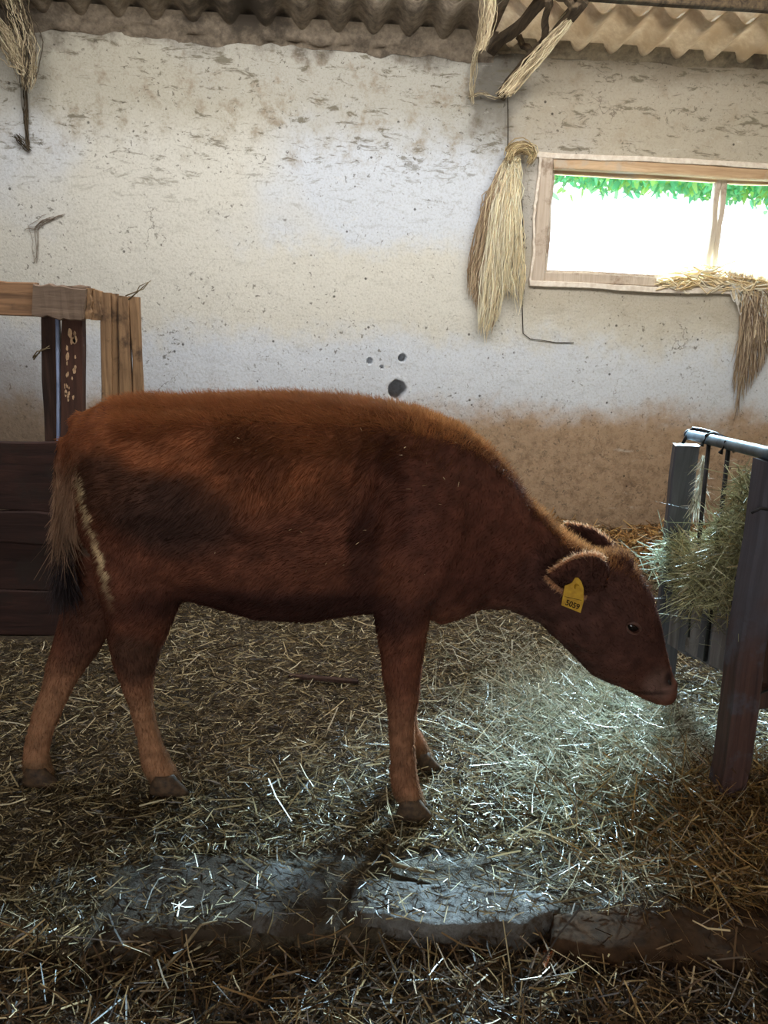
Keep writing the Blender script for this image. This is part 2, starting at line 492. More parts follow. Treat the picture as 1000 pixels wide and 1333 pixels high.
def build_wall_back():
    def axis(a, b, st, extra, dense=()):
        v = np.arange(a, b + st / 2, st)
        v = np.array([q for q in v if min(abs(q - e) for e in extra) > st * 0.4])
        for lo, hi in dense:
            v = np.concatenate([v[(v < lo - .012) | (v > hi + .012)], np.arange(lo, hi, .006)])
        return np.sort(np.concatenate([v, extra]))
    xs = axis(RX0, RX1, 0.025, [WX0, WX1], [(.30, .66)]); zs = axis(-0.2, 3.3, 0.025, [WZ0, WZ1], [(.86, 1.22)])
    X, Z = np.meshgrid(xs, zs); x, z = X.ravel(), Z.ravel()
    y = WY + 0.012 * n2(x, z, 1.6, 3, 21) + 0.004 * n2(x, z, 9, 2, 25)
    inwin = lambda px, pz: (px > WX0 - 1e-4) & (px < WX1 + 1e-4) & (pz > WZ0 - 1e-4) & (pz < WZ1 + 1e-4)
    y = np.where((x > WX0 - .06) & (x < WX1 + .06) & (z > WZ0 - .06) & (z < WZ1 + .06), WY, y)
    for px, py, r, dep in ((517, 507, 0.060, 0.22), (524, 466, 0.026, 0.10), (481, 470, 0.020, 0.05), (497, 478, 0.012, 0.03)):
        c = at(px, py, WY)
        d = np.hypot(x - c[0], (z - c[2]) * 0.95) * (1 + 0.25 * n2(x, z, 18, 2, 30))
        y = y + dep * sstep(r, r * 0.78, d) - 0.003 * np.exp(-((d - r * 1.25) / (r * 0.2)) ** 2)
    V = np.stack([x, y, z], 1); nx, nz = len(xs), len(zs)
    i = (np.arange(nz - 1)[:, None] * nx + np.arange(nx - 1)[None]).ravel()
    cx = (xs[:-1] + xs[1:])[None].repeat(nz - 1, 0).ravel() / 2; cz = (zs[:-1] + zs[1:])[:, None].repeat(nx - 1, 1).ravel() / 2
    i = i[~inwin(cx, cz)]
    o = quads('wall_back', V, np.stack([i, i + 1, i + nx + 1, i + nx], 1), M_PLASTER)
    # reveals and outer face give the wall its thickness
    T = 0.34
    mb = MB()
    a = [(WX0, WZ0), (WX1, WZ0), (WX1, WZ1), (WX0, WZ1)]
    b = [(RX0, -0.2), (RX1, -0.2), (RX1, 3.0), (RX0, 3.0)]
    mb.loft([[(p, WY, q) for p, q in a], [(p, WY + T, q) for p, q in a], [(p, WY + T, q) for p, q in b]], cap=False)
    mb.build('reveal', M_PLASTER, o, smooth=False)
    tagit(o, 'limewashed plaster back wall, stained brown at its foot', None, None, 'structure')


def build_window():
    root = empty('window_1', ((WX0 + WX1) / 2, WY, WZ0), 'long low two-light barn window in the back wall', None, 'structure')
    yf = WY + 0.03
    t = 0.10
    timber('frame_stile', (WX0 + .042, yf, WZ0), (WX0 + .042, yf, WZ1), 0.084, t, M_FRAMEV, root)
    timber('frame_stile', (WX1 - .042, yf, WZ0), (WX1 - .042, yf, WZ1), 0.084, t, M_FRAMEV, root)
    timber('frame_rail', (WX0 + .084, yf + .012, WZ1 - .032), (WX1 - .084, yf + .012, WZ1 - .032), 0.064, t, M_FRAME, root, rough=.004)
    timber('frame_rail', (WX0 + .084, yf + .012, WZ0 + .03), (WX1 - .084, yf + .012, WZ0 + .03), 0.06, t, M_FRAMEV, root)
    xm = float(at(938, 300, WY)[0])
    ys = yf + 0.045
    lo, hi = WZ0 + .058, WZ1 - .062
    # two sashes, each with its own stiles and pane
    for x0, x1 in ((WX0 + .082, xm - .004), (xm + .004, WX1 - .082)):
        s = timber('sash_stile', (x0 + .016, ys, lo), (x0 + .016, ys, hi), 0.034, 0.045, M_FRAMEV, root)
        s = timber('sash_stile', (x1 - .016, ys, lo), (x1 - .016, ys, hi), 0.034, 0.045, M_FRAMEV, root)
        timber('sash_rail', (x0 + .03, ys, hi - .008), (x1 - .03, ys, hi - .008), 0.024, 0.045, M_FRAME, root)
        timber('sash_rail', (x0 + .03, ys, lo + .008), (x1 - .03, ys, lo + .008), 0.024, 0.045, M_FRAMEV, root)
        mb = MB(); mb.loft([[(x0 + .03, ys + k, lo), (x1 - .03, ys + k, lo), (x1 - .03, ys + k, hi), (x0 + .03, ys + k, hi)] for k in (.0, .004)])
        mb.build('pane', M_GLASS, root, smooth=False)
    # narrow bead of mortar around the frame, standing a little proud
    for p, q, wd in (((WX0 - .02, WY - .004, WZ1 + .012), (WX1, WY - .004, WZ1 + .012), .03), ((WX0 - .006, WY - .004, WZ0 - .01), (WX0 - .006, WY - .004, WZ1), .014),
                     ((WX0 - .01, WY - .014, WZ0 - .014), (WX1, WY - .014, WZ0 - .014), .034)):
        timber('mortar_bead', p, q, wd, 0.03, M_LIME, root, rough=.005, seg=24)
    adopt(root)


M_LIME = plain('white_lime_mortar', (238, 228, 214), (206, 190, 172), 0.85, 0.2, 0, 30, 0.5)


def corrugated(name, x0, x1, y0, y1, lift, mat, parent, period=0.20, amp=0.032, seed=0):
    xs = np.arange(x0, x1 + 1e-6, period / 14); ys = np.linspace(y0, y1, 8)
    X, Y = np.meshgrid(xs, ys); x, y = X.ravel(), Y.ravel()
    z = roof_z(y) + lift + amp * np.cos(2 * np.pi * x / period)
    nx = len(xs); N = len(x)
    V = np.concatenate([np.stack([x, y, z], 1), np.stack([x, y, z + 0.008], 1)])
    i = (np.arange(len(ys) - 1)[:, None] * nx + np.arange(nx - 1)[None]).ravel()
    Q = [np.stack([i, i + nx, i + nx + 1, i + 1], 1), np.stack([i, i + 1, i + nx + 1, i + nx], 1) + N]
    for row in (0, len(ys) - 1):
        j = row * nx + np.arange(nx - 1); Q.append(np.stack([j, j + 1, j + 1 + N, j + N], 1))
    return quads(name, V, np.concatenate(Q), mat, parent)


def build_roof():
    root = empty('ceiling', (0, WY, 2.9), 'corrugated cement roof sheets seen from below', None, 'structure')
    for k, x0 in enumerate(np.arange(-4.0, 4.6, 1.0)):
        m = M_ROOFL if x0 < 0.9 else M_ROOFR
        corrugated('roof_sheet', x0, x0 + 1.0, 4.50, 5.45, 0.02 + 0.002 * (k % 2), m, root)
        corrugated('roof_sheet', x0, x0 + 1.0, 2.2, 4.60, 0.05 + 0.002 * (k % 2), m, root)
        corrugated('roof_sheet', x0, x0 + 1.0, -0.2, 2.3, 0.08 + 0.002 * (k % 2), m, root)
        corrugated('roof_sheet', x0, x0 + 1.0, -2.6, -0.1, 0.11 + 0.002 * (k % 2), m, root)
    # purlin carrying the sheets
    timber('purlin', (0.9, 4.2, roof_z(4.2) - 0.045), (4.5, 4.2, roof_z(4.2) - 0.045), 0.10, 0.05, M_TRUSS, root)
    # rough mortar fillet, darker on the left, where the sheets meet the wall
    for xa, xb, drop, dep, m in ((-3.4, 1.02, 0.075, 0.10, M_ROOFL), (1.0, 4.6, 0.035, 0.05, M_FILLET)):
        xs = np.arange(xa, xb + .001, 0.03); V = []
        for f in np.linspace(0, 1, 8):
            y = WY - dep * f; low = 2.965 - drop + 0.6 * drop * n2(xs, xs * 0 + f, 7, 3, 40)
            z = low + (roof_z(y) + 0.03 - low) * f
            V.append(np.stack([xs, np.full_like(xs, y) + 0.012 * n2(xs, xs * 0 + f * 3, 12, 2, 41), z], 1))
        V = np.concatenate(V); nx = len(xs)
        i = (np.arange(7)[:, None] * nx + np.arange(nx - 1)[None]).ravel()
        quads('eaves_fillet', V, np.stack([i, i + nx, i + nx + 1, i + 1], 1), m, root)
    adopt(root)


def build_side_walls():
    for nm, x in (('wall_left', RX0), ('wall_right', RX1)):
        mb = MB(); s = -1 if x < 0 else 1
        mb.loft([[(x + s * d, RFRONT, -.2), (x + s * d, WY, -.2), (x + s * d, WY, 3.0), (x + s * d, RFRONT, 4.05)] for d in (0, .25)])
        tagit(mb.build(nm, M_PLASTER, None, smooth=False), 'plain plastered %s side wall of the barn' % nm[5:], None, None, 'structure')


    mb = MB()  # unseen front wall, added to cut the daylight from behind the camera
    for x0, x1, z0, z1 in ((RX0, -1.9, -.2, 4.05), (0.6, RX1, -.2, 4.05), (-1.9, 0.6, 2.4, 4.05)):
        mb.loft([[(x0, RFRONT - d, z0), (x1, RFRONT - d, z0), (x1, RFRONT - d, z1), (x0, RFRONT - d, z1)] for d in (0, .25)])
    tagit(mb.build('wall_front', M_PLASTER, None, smooth=False), 'unseen front wall of the barn with a doorway, added to limit the fill from behind the viewer', None, None, 'structure')


def build_slabs():
    root = empty('trim_1', (0, 1.65, 0), 'low concrete curb along the front edge of the pen', None, 'structure')
    polys = [([(138, 1218), (160, 1150), (200, 1108), (290, 1110), (376, 1119), (436, 1136), (428, 1178), (398, 1200), (260, 1214)], 0.006, M_CONCD),
             ([(444, 1196), (450, 1136), (560, 1142), (640, 1150), (706, 1158), (740, 1180), (690, 1207), (560, 1204)], 0.003, M_CONC),
             ([(712, 1226), (716, 1186), (780, 1168), (900, 1160), (1080, 1166), (1080, 1256), (900, 1246)], -0.004, M_CONCB)]
    for pts, z0, mat in polys:
        P = np.array([gr(a, b, z0)[:2] for a, b in pts])
        xs = np.arange(P[:, 0].min() - .03, P[:, 0].max() + .03, .012); ys = np.arange(P[:, 1].min() - .03, P[:, 1].max() + .03, .012)
        X, Y = np.meshgrid(xs, ys); x, y = X.ravel(), Y.ravel()
        d = np.full(len(x), 1e9); inside = np.zeros(len(x), bool)
        for k in range(len(P)):
            a, b = P[k], P[(k + 1) % len(P)]; ab = b - a
            t = np.clip(((x - a[0]) * ab[0] + (y - a[1]) * ab[1]) / (ab @ ab), 0, 1)
            d = np.minimum(d, np.hypot(x - a[0] - t * ab[0], y - a[1] - t * ab[1]))
            cr = ((a[1] > y) != (b[1] > y)); 
            with np.errstate(divide='ignore', invalid='ignore'):
                xi = a[0] + (y - a[1]) * ab[0] / ab[1]
            inside ^= cr & (x < xi)
        sd = np.where(inside, d, -d) + 0.030 * n2(x, y, 7, 4, 50)
        z = z0 + 0.010 * n2(x, y, 7, 3, 52) + 0.004 * n2(x, y, 40, 2, 53) - 0.17 * sstep(0.008, -0.012, sd) - 0.006 * sstep(0.04, 0.0, sd)
        keep = sd > -0.022
        nx = len(xs)
        i = (np.arange(len(ys) - 1)[:, None] * nx + np.arange(nx - 1)[None]).ravel()
        Q = np.stack([i, i + 1, i + nx + 1, i + nx], 1); Q = Q[keep[Q].all(1)]
        used = np.unique(Q); rm = np.full(len(x), -1); rm[used] = np.arange(len(used))
        quads('slab', np.stack([x, y, z], 1)[used], rm[Q], mat, root)
    adopt(root)


M_CONCB = plain('muck_caked_concrete', (72, 53, 38), (42, 31, 23), 0.95, 0.1, 0, 30, 0.8)


# ================================================================== STRANDS (straw, hay, twine, hair)
def ribbons(P0, D, L, W, bend, curlv, col, name, mat, parent=None, side=None, tipw=0.5, fold=False):
    """thin bent strips: root P0, direction D, length L, width W, bent by `bend` along curlv; two quads each"""
    n = len(P0)
    D = D / np.linalg.norm(D, axis=1, keepdims=True)
    if side is None: side = RNG.normal(size=(n, 3))
    S = np.cross(D, side); S /= np.linalg.norm(S, axis=1, keepdims=True) + 1e-9
    Lc = L[:, None]; Wc = W[:, None] / 2
    P1 = P0 + D * Lc * 0.5 + curlv * (bend[:, None] * Lc * 0.25)
    P2 = P0 + D * Lc + curlv * (bend[:, None] * Lc)
    V = np.stack([P0 - S * Wc, P0 + S * Wc, P1 - S * Wc, P1 + S * Wc, P2 - S * Wc * tipw, P2 + S * Wc * tipw], 1)
    if fold:
        N = np.cross(D, S) * Wc * 1.2
        V[:, 1] += N; V[:, 3] += N; V[:, 5] += N * tipw
    i = np.arange(n)[:, None] * 6
    Q = np.stack([i + [0, 1, 3, 2], i + [2, 3, 5, 4]], 1).reshape(-1, 4)
    C = np.repeat(col, 6, axis=0)
    return quads(name, V.reshape(-1, 3), Q, mat, parent, C, smooth=False)


def pick(n, cols, p):
    c = np.array([lin(*q) for q in cols]); k = RNG.choice(len(cols), n, p=np.array(p) / sum(p))
    return c[k] * RNG.uniform(0.75, 1.25, (n, 1))


def in_view_xy(n, y0, y1, bias=1.0):
    y = y0 + (y1 - y0) * RNG.random(n) ** bias
    x = -0.10 - 0.48 * y - 0.25 + RNG.random(n) * (0.13 + 0.66 * y + 0.55 + 0.48 * y)
    return x, y


def build_straw():
    # short trampled straw all over the pen
    def layer(name, n, y0, y1, lmin, lmax, wd, cols, p, tilt, lift, bias=1.0, clump=None, label='', filt=None):
        x, y = in_view_xy(n, y0, y1, bias)
        if clump is not None:
            k = RNG.random(n) < sstep(clump - 0.35, clump + 0.35, n2(x, y, 3.0, 3, 60)) * 0.9 + 0.1
            x, y = x[k], y[k]
        if filt is not None:
            k = filt(x, y) & ~((x < -.84) & (y > 3.2) & (y < 3.47)); x, y = x[k], y[k]
        n = len(x)
        ang = RNG.uniform(0, 2 * np.pi, n)
        D = np.stack([np.cos(ang), np.sin(ang), RNG.normal(0, tilt, n)], 1)
        L = RNG.uniform(lmin, lmax, n) * RNG.uniform(0.5, 1.0, n)
        z = np.where((y > 1.53) & (y < 1.82) & (x > -.52), np.maximum(ground_z(x, y), .008), ground_z(x, y)) + lift * RNG.random(n) + np.abs(D[:, 2]) * L * 0.45
        P0 = np.stack([x, y, z], 1) - D * L[:, None] * 0.5
        cv = RNG.normal(size=(n, 3)); cv[:, 2] *= 0.5
        o = ribbons(P0, D, L, RNG.uniform(0.6, 1.3, n) * wd, RNG.uniform(0, 0.6, n) ** 1.5, cv, pick(n, cols, p), name, M_STRAW, None, tipw=0.8, fold=True)
        tagit(o, label, 'straw', None, 'stuff')

    slabs = lambda x, y: RNG.random(len(x)) < np.where((y > 1.50) & (y < 1.80) & (x > -0.52), 0.17, 1.0)
    dk = [(48, 37, 25), (90, 74, 50), (136, 118, 84), (180, 164, 126), (214, 204, 170)]
    layer('trampled_straw', 150000, 1.50, 4.84, 0.015, 0.06, 0.0024, dk, (3, 4, 3, 1.6, 0.8), 0.22, 0.014, 1.15, None, 'short dark trampled straw litter covering the pen floor', slabs)
    layer('loose_straw', 15000, 1.50, 4.78, 0.04, 0.15, 0.0032, dk, (1, 2, 3, 3, 1.8), 0.28, 0.02, 1.1, 0.1, 'longer loose straw stalks scattered over the pen floor', slabs)
    layer('front_straw', 14000, 0.95, 1.53, 0.03, 0.15, 0.0030, [(44, 31, 20), (82, 60, 38), (124, 98, 64), (172, 148, 106), (206, 186, 146)], (4, 4, 2.6, 1.0, 0.3), 0.35, 0.035, 1.0, None, 'dark brown straw bedding in front of the concrete curb')
    layer('wall_straw', 14000, 4.0, 4.80, 0.04, 0.13, 0.006, [(110, 80, 48), (164, 122, 74), (196, 158, 100)], (2, 3, 2), 0.35, 0.04, 1.0, None, 'golden straw heaped along the foot of the back wall')


def build_hay_pile():
    n = 20000
    x = RNG.normal(1.05, 0.24, n); y = RNG.normal(2.35, 0.40, n)
    k = (x < 1.20 + .35 * (2.9 - y)) & (y > 1.6); x, y = x[k], y[k]; n = len(x)
    ang = RNG.uniform(0, 2 * np.pi, n)
    D = np.stack([np.cos(ang), np.sin(ang), RNG.normal(0, 0.35, n)], 1)
    L = RNG.uniform(0.04, 0.16, n)
    fall = np.exp(-(((x - 1.1) / 0.33) ** 2 + ((y - 2.35) / 0.45) ** 2))
    z = ground_z(x, y) + 0.008 + 0.06 * fall * RNG.random(n) ** 1.5
    P0 = np.stack([x, y, z], 1) - D * L[:, None] * 0.5; P0[:, 2] = np.maximum(P0[:, 2], ground_z(P0[:, 0], P0[:, 1]) - 0.01)
    cols = [(92, 90, 72), (140, 140, 118), (180, 180, 158), (210, 210, 192), (158, 146, 116)]
    o = ribbons(P0, D, L, RNG.uniform(0.0016, 0.0036, n), RNG.uniform(0, 0.4, n), RNG.normal(size=(n, 3)), pick(n, cols, (2, 2, 3, 2.5, 2)), 'spilled_hay', M_HAY, fold=True)
    tagit(o, 'pale green hay spilled on the floor under the nose of the calf', 'hay', None, 'stuff')
    # brown straw around the foot of the near manger post
    n = 6500
    x = RNG.normal(1.28, 0.22, n); y = RNG.normal(1.80, 0.16, n); ang = RNG.uniform(0, 2 * np.pi, n)
    D = np.stack([np.cos(ang), np.sin(ang), RNG.normal(0, 0.5, n)], 1); L = RNG.uniform(0.05, 0.18, n)
    P0 = np.stack([x, y, ground_z(x, y) + 0.05 * RNG.random(n)], 1) - D * L[:, None] * 0.4
    P0[:, 2] = np.maximum(P0[:, 2], ground_z(P0[:, 0], P0[:, 1]) - 0.01)
    o = ribbons(P0, D, L, RNG.uniform(0.002, 0.0042, n), RNG.uniform(0, 0.35, n), RNG.normal(size=(n, 3)), pick(n, [(74, 52, 28), (116, 86, 48), (150, 118, 70), (176, 150, 100)], (3, 3, 2, 1)), 'post_straw', M_STRAW, fold=True)
    tagit(o, 'long brown straw gathered around the foot of the near manger post', 'straw', None, 'stuff')


# ================================================================== CALF
CY = 2.10
EAR_RIM = []


def cyx(x): return CY - 0.05 * (x + 0.1)


def calf_body():
    mb = MB()

    def ring(top, bot, hw, yoff=0.0, n=20, ex=2.3, flat=0.0):
        c = ((top[0] + bot[0]) / 2, (top[1] + bot[1]) / 2)
        xm = at(*c, CY)[0]; Y = cyx(xm) + yoff
        a, b = at(*top, Y), at(*bot, Y)
        m, hh = (a + b) / 2, (a - b) / 2
        out = []
        for k in range(n):
            t = 2 * math.pi * k / n; co, si = math.cos(t), math.sin(t)
            r = (abs(co) ** ex + abs(si) ** ex) ** (-1 / ex)
            out.append(m + hh * (si * r) + np.array([0, 1, 0]) * hw * (co * r) * (1 + flat * si))
        return out

    T = [((84, 592), (91, 628), .03), ((92, 562), (100, 667), .08), ((105, 541), (117, 706), .132), ((134, 524), (151, 740), .178), ((190, 517), (203, 768), .205), ((250, 519), (258, 776), .225),
         ((330, 518), (335, 798), .25), ((400, 520), (402, 799), .25), ((460, 524), (466, 791), .235), ((515, 532), (516, 788), .21),
         ((560, 541), (553, 798), .185), ((600, 556), (572, 808), .16), ((631, 580), (592, 803), .135), ((657, 606), (624, 790), .11),
         ((690, 655), (658, 791), .092), ((728, 694), (695, 808), .082)]
    mb.loft([ring(*r) for r in T])
    Hd = [((700, 680), (672, 792), .085), ((738, 700), (704, 812), .082), ((772, 724), (727, 834), .088), ((800, 726), (746, 852), .092), ((826, 739), (768, 876), .092), ((847, 772), (786, 885), .088),
          ((857, 808), (806, 893), .070), ((865, 842), (824, 903), .056), ((872, 866), (840, 911), .052), ((878, 884), (856, 915), .050), ((879, 894), (866, 916), .040), ((877, 902), (871, 912), .02)]
    mb.loft([ring(*r, flat=.12) for r in Hd])
    # brow, jaw muscle and shoulder, haunch masses
    def blob(px, py, yo, rx, ry, rz, rot=0.0):
        xm = at(px, py, CY)[0]; c = at(px, py, cyx(xm) + yo); rings = []
        cr, sr = math.cos(rot), math.sin(rot)
        for i in range(1, 12):
            ph = math.pi * i / 12; z = math.cos(ph); r = math.sin(ph)
            rg = []
            for k in range(16):
                th = 2 * math.pi * k / 16; X, Yv, Z = rx * r * math.cos(th), ry * r * math.sin(th), rz * z
                rg.append(c + np.array([X * cr + Z * sr, Yv, -X * sr + Z * cr]))
            rings.append(rg)
        mb.loft(rings)
    for s in (-1, 1):
        blob(775, 820, s * .055, .085, .045, .07, .5)          # cheek
        blob(822, 805, s * .066, .042, .030, .035, .6)         # brow bone over the eye
        blob(872, 892, s * .028, .026, .026, .030)             # nostril wing
        blob(535, 700, s * .135, .15, .075, .22, .15)          # shoulder
        blob(190, 640, s * .13, .17, .085, .20, -.2)           # haunch
        blob(250, 600, s * .14, .14, .07, .12)
    blob(806, 735, 0, .035, .045, .03)                         # poll

    def leg(rows, ytop, ybot, zspan=None, n=14):
        rings = []
        N = len(rows)
        for i, (l, r, y, hw) in enumerate(rows):
            f = i / (N - 1); Y = ytop + (ybot - ytop) * sstep(0, 1, f)
            a, b = at(l, y, Y), at(r, y + 0.033 * (r - l), Y)
            m, h = (a + b) / 2, (b - a) / 2
            rings.append([m + h * math.cos(2 * math.pi * k / n) + np.array([0, 1, 0]) * hw * math.sin(2 * math.pi * k / n) for k in range(n)])
        mb.loft(rings)
    # near hind, far hind, near front, far front: outline rows (left, right, height) down to the fetlock
    leg([(112, 292, 640, .07), (116, 268, 700, .09), (126, 246, 755, .085), (136, 230, 795, .07), (142, 212, 836, .052), (148, 203, 868, .044), (158, 199, 893, .040), (168, 199, 915, .034), (175, 204, 940, .030),
         (180, 213, 968, .029), (183, 225, 993, .034), (190, 234, 1008, .037), (197, 238, 1019, .036)], cyx(-.5) - .10, 2.095)
    leg([(100, 230, 660, .08), (96, 196, 730, .08), (88, 166, 775, .066), (78, 150, 808, .054), (67, 131, 842, .045), (60, 112, 868, .040), (55, 98, 890, .034), (46, 84, 918, .029),
         (36, 69, 953, .028), (30, 64, 982, .032), (29, 68, 998, .035), (32, 72, 1009, .034)], cyx(-.6) + .10, 2.165)
    leg([(468, 590, 660, .06), (474, 574, 715, .065), (482, 565, 765, .066), (487, 559, 800, .058), (493, 553, 838, .050), (497, 549, 872, .045), (501, 546, 905, .042), (505, 541, 932, .036), (507, 540, 966, .033),
         (508, 543, 1005, .035), (512, 550, 1030, .040), (518, 556, 1045, .040)], cyx(.3) - .12, 1.955)
    leg([(480, 580, 690, .06), (492, 562, 765, .06), (500, 553, 820, .048), (506, 548, 865, .042), (511, 545, 895, .039), (514, 542, 920, .034), (517, 544, 945, .032), (521, 555, 966, .036), (528, 562, 980, .037), (534, 564, 987, .036)], cyx(.3) + .12, 2.205)
    # tail: dock and hanging part
    tp = [(114, 548), (101, 558), (91, 576), (85, 604), (83, 630), (83, 660), (82, 700), (81, 735)]
    mb.tube([at(a, b, cyx(-.65) - (.0 if i < 2 else .02)) for i, (a, b) in enumerate(tp)], [.034, .033, .032, .028, .025, .021, .016, .010], 10)
    # ears: cupped leaves
    def ear(base, tip, Yb, Yt, up, wmax, cup, droop):
        B, Tp = at(*base, Yb), at(*tip, Yt); ax = Tp - B; L = np.linalg.norm(ax); ax /= L
        u = np.array(up, float); u -= ax * (u @ ax); u /= np.linalg.norm(u); nrm = np.cross(ax, u)
        if nrm[1] > 0: nrm = -nrm
        rings = []
        for i in range(13):
            f = i / 12; wv = wmax * (math.sin(math.pi * min(1, (0.16 + 0.84 * f)) ** 0.9) ** 0.75 + 0.02) if i < 12 else 0.006
            c = B + ax * L * f + u * droop * math.sin(math.pi * f)
            up_, dn = [], []
            for k in range(9):
                v = -1 + k / 4
                p = c + u * wv * v + nrm * (cup * wv * (v * v - 0.4))
                up_.append(p + nrm * 0.0065); dn.append(p - nrm * 0.0065)
            rings.append(up_ + dn[::-1])
            if f > .12: EAR_RIM.append((c + u * wv, u * (1 - f) + ax * f)); EAR_RIM.append((c - u * wv, -u * (1 - f) + ax * f))
        mb.loft(rings)
    hy = cyx(.8)
    ear((786, 757), (714, 748), hy - .085, hy - .16, (0.1, -.2, 1), .062, -.35, 0.012)
    ear((792, 738), (736, 684), hy + .06, hy + .15, (0.75, .25, .7), .048, .6, 0.006)
    return mb


def coat_colour(P):
    """the calf's own colouring, as a function of where on the body the hair grows"""
    Q = P.copy(); Q[:, 1] = CY - 0.12
    v = Q - CAM; c = v @ _f
    X = 500 + FPX * (v @ _rt) / c; Y = 666.5 - FPX * (v @ _up) / c
    nz = fbm(P, 9.0, 3, 70); n1 = fbm(P, 28.0, 3, 73)
    base = np.tile(lin(102, 62, 47), (len(P), 1))

    def lay(col, m):
        nonlocal base
        base = base * (1 - m[:, None]) + lin(*col) * m[:, None]

    def ell(cx, cy, rx, ry, soft=0.35, ang=0.0):
        a = math.radians(ang); dx, dy = X - cx, Y - cy
        d = np.sqrt(((dx * math.cos(a) + dy * math.sin(a)) / rx) ** 2 + ((-dx * math.sin(a) + dy * math.cos(a)) / ry) ** 2) + 0.22 * nz
        return sstep(1 + soft, 1 - soft, d)
    lay((150, 92, 60), 0.85 * ell(230, 575, 210, 85))             # ginger rump and back
    lay((130, 82, 58), 0.5 * ell(420, 545, 160, 45))
    lay((84, 50, 42), 0.7 * ell(620, 660, 130, 120))             # darker red neck
    lay((62, 44, 37), 0.85 * ell(180, 640, 110, 42, .35, 22))    # muddy patch on the thigh
    lay((64, 45, 39), 0.8 * ell(245, 665, 75, 55))
    lay((74, 42, 32), 0.6 * ell(495, 580, 30, 30))
    lay((70, 40, 32), 0.5 * ell(330, 590, 45, 40))
    lay((50, 30, 28), 0.85 * ell(370, 790, 190, 38))             # dark belly hair, with shade from underneath in the colour
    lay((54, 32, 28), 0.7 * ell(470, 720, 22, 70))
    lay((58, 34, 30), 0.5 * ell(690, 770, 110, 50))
    legz = sstep(0.46, 0.24, P[:, 2]) * np.where(X > 400, .5, 1.0)
    legm = legz * (X < 600)
    lay((164, 122, 92), 0.85 * legm)
    lay((72, 52, 42), 0.75 * ell(172, 862, 32, 36) )              # dark hocks
    lay((70, 46, 36), 0.7 * ell(90, 850, 45, 55))
    lay((104, 82, 60), 0.8 * sstep(0.10, 0.05, P[:, 2]) * (X < 600))
    lay((72, 48, 43), 0.85 * ell(790, 800, 120, 110))             # face
    lay((108, 84, 76), 0.85 * ell(862, 895, 20, 22, .5))          # muzzle skin
    lay((40, 26, 24), 0.85 * ell(873, 887, 6, 9, .5))
    lay((34, 24, 22), 0.7 * ell(850, 907, 26, 3, .6, -8))
    # pale inner edge of the near thigh
    ln = np.interp(Y, [600, 640, 690, 730, 760, 800], [100, 108, 122, 133, 142, 147])
    lay((206, 184, 146), 0.9 * sstep(11, 3, np.abs(X - ln) + 14 * np.maximum(0, fbm(P, 45.0, 2, 77) + .15)) * (Y > 600) * (Y < 800) * sstep(600, 640, Y) * sstep(800, 740, Y))
    # tail turning grey-brown to black at its brush
    tail = (X < 98) & (Y > 575) & (Y < 750) & (P[:, 1] < 2.168)
    lay((164, 134, 110), 0.85 * tail * sstep(590, 650, Y))
    lay((48, 42, 44), 0.9 * tail * sstep(690, 770, Y))
    return base * (1 + 0.35 * n1[:, None] + 0.15 * nz[:, None]).clip(0.4, 1.6)


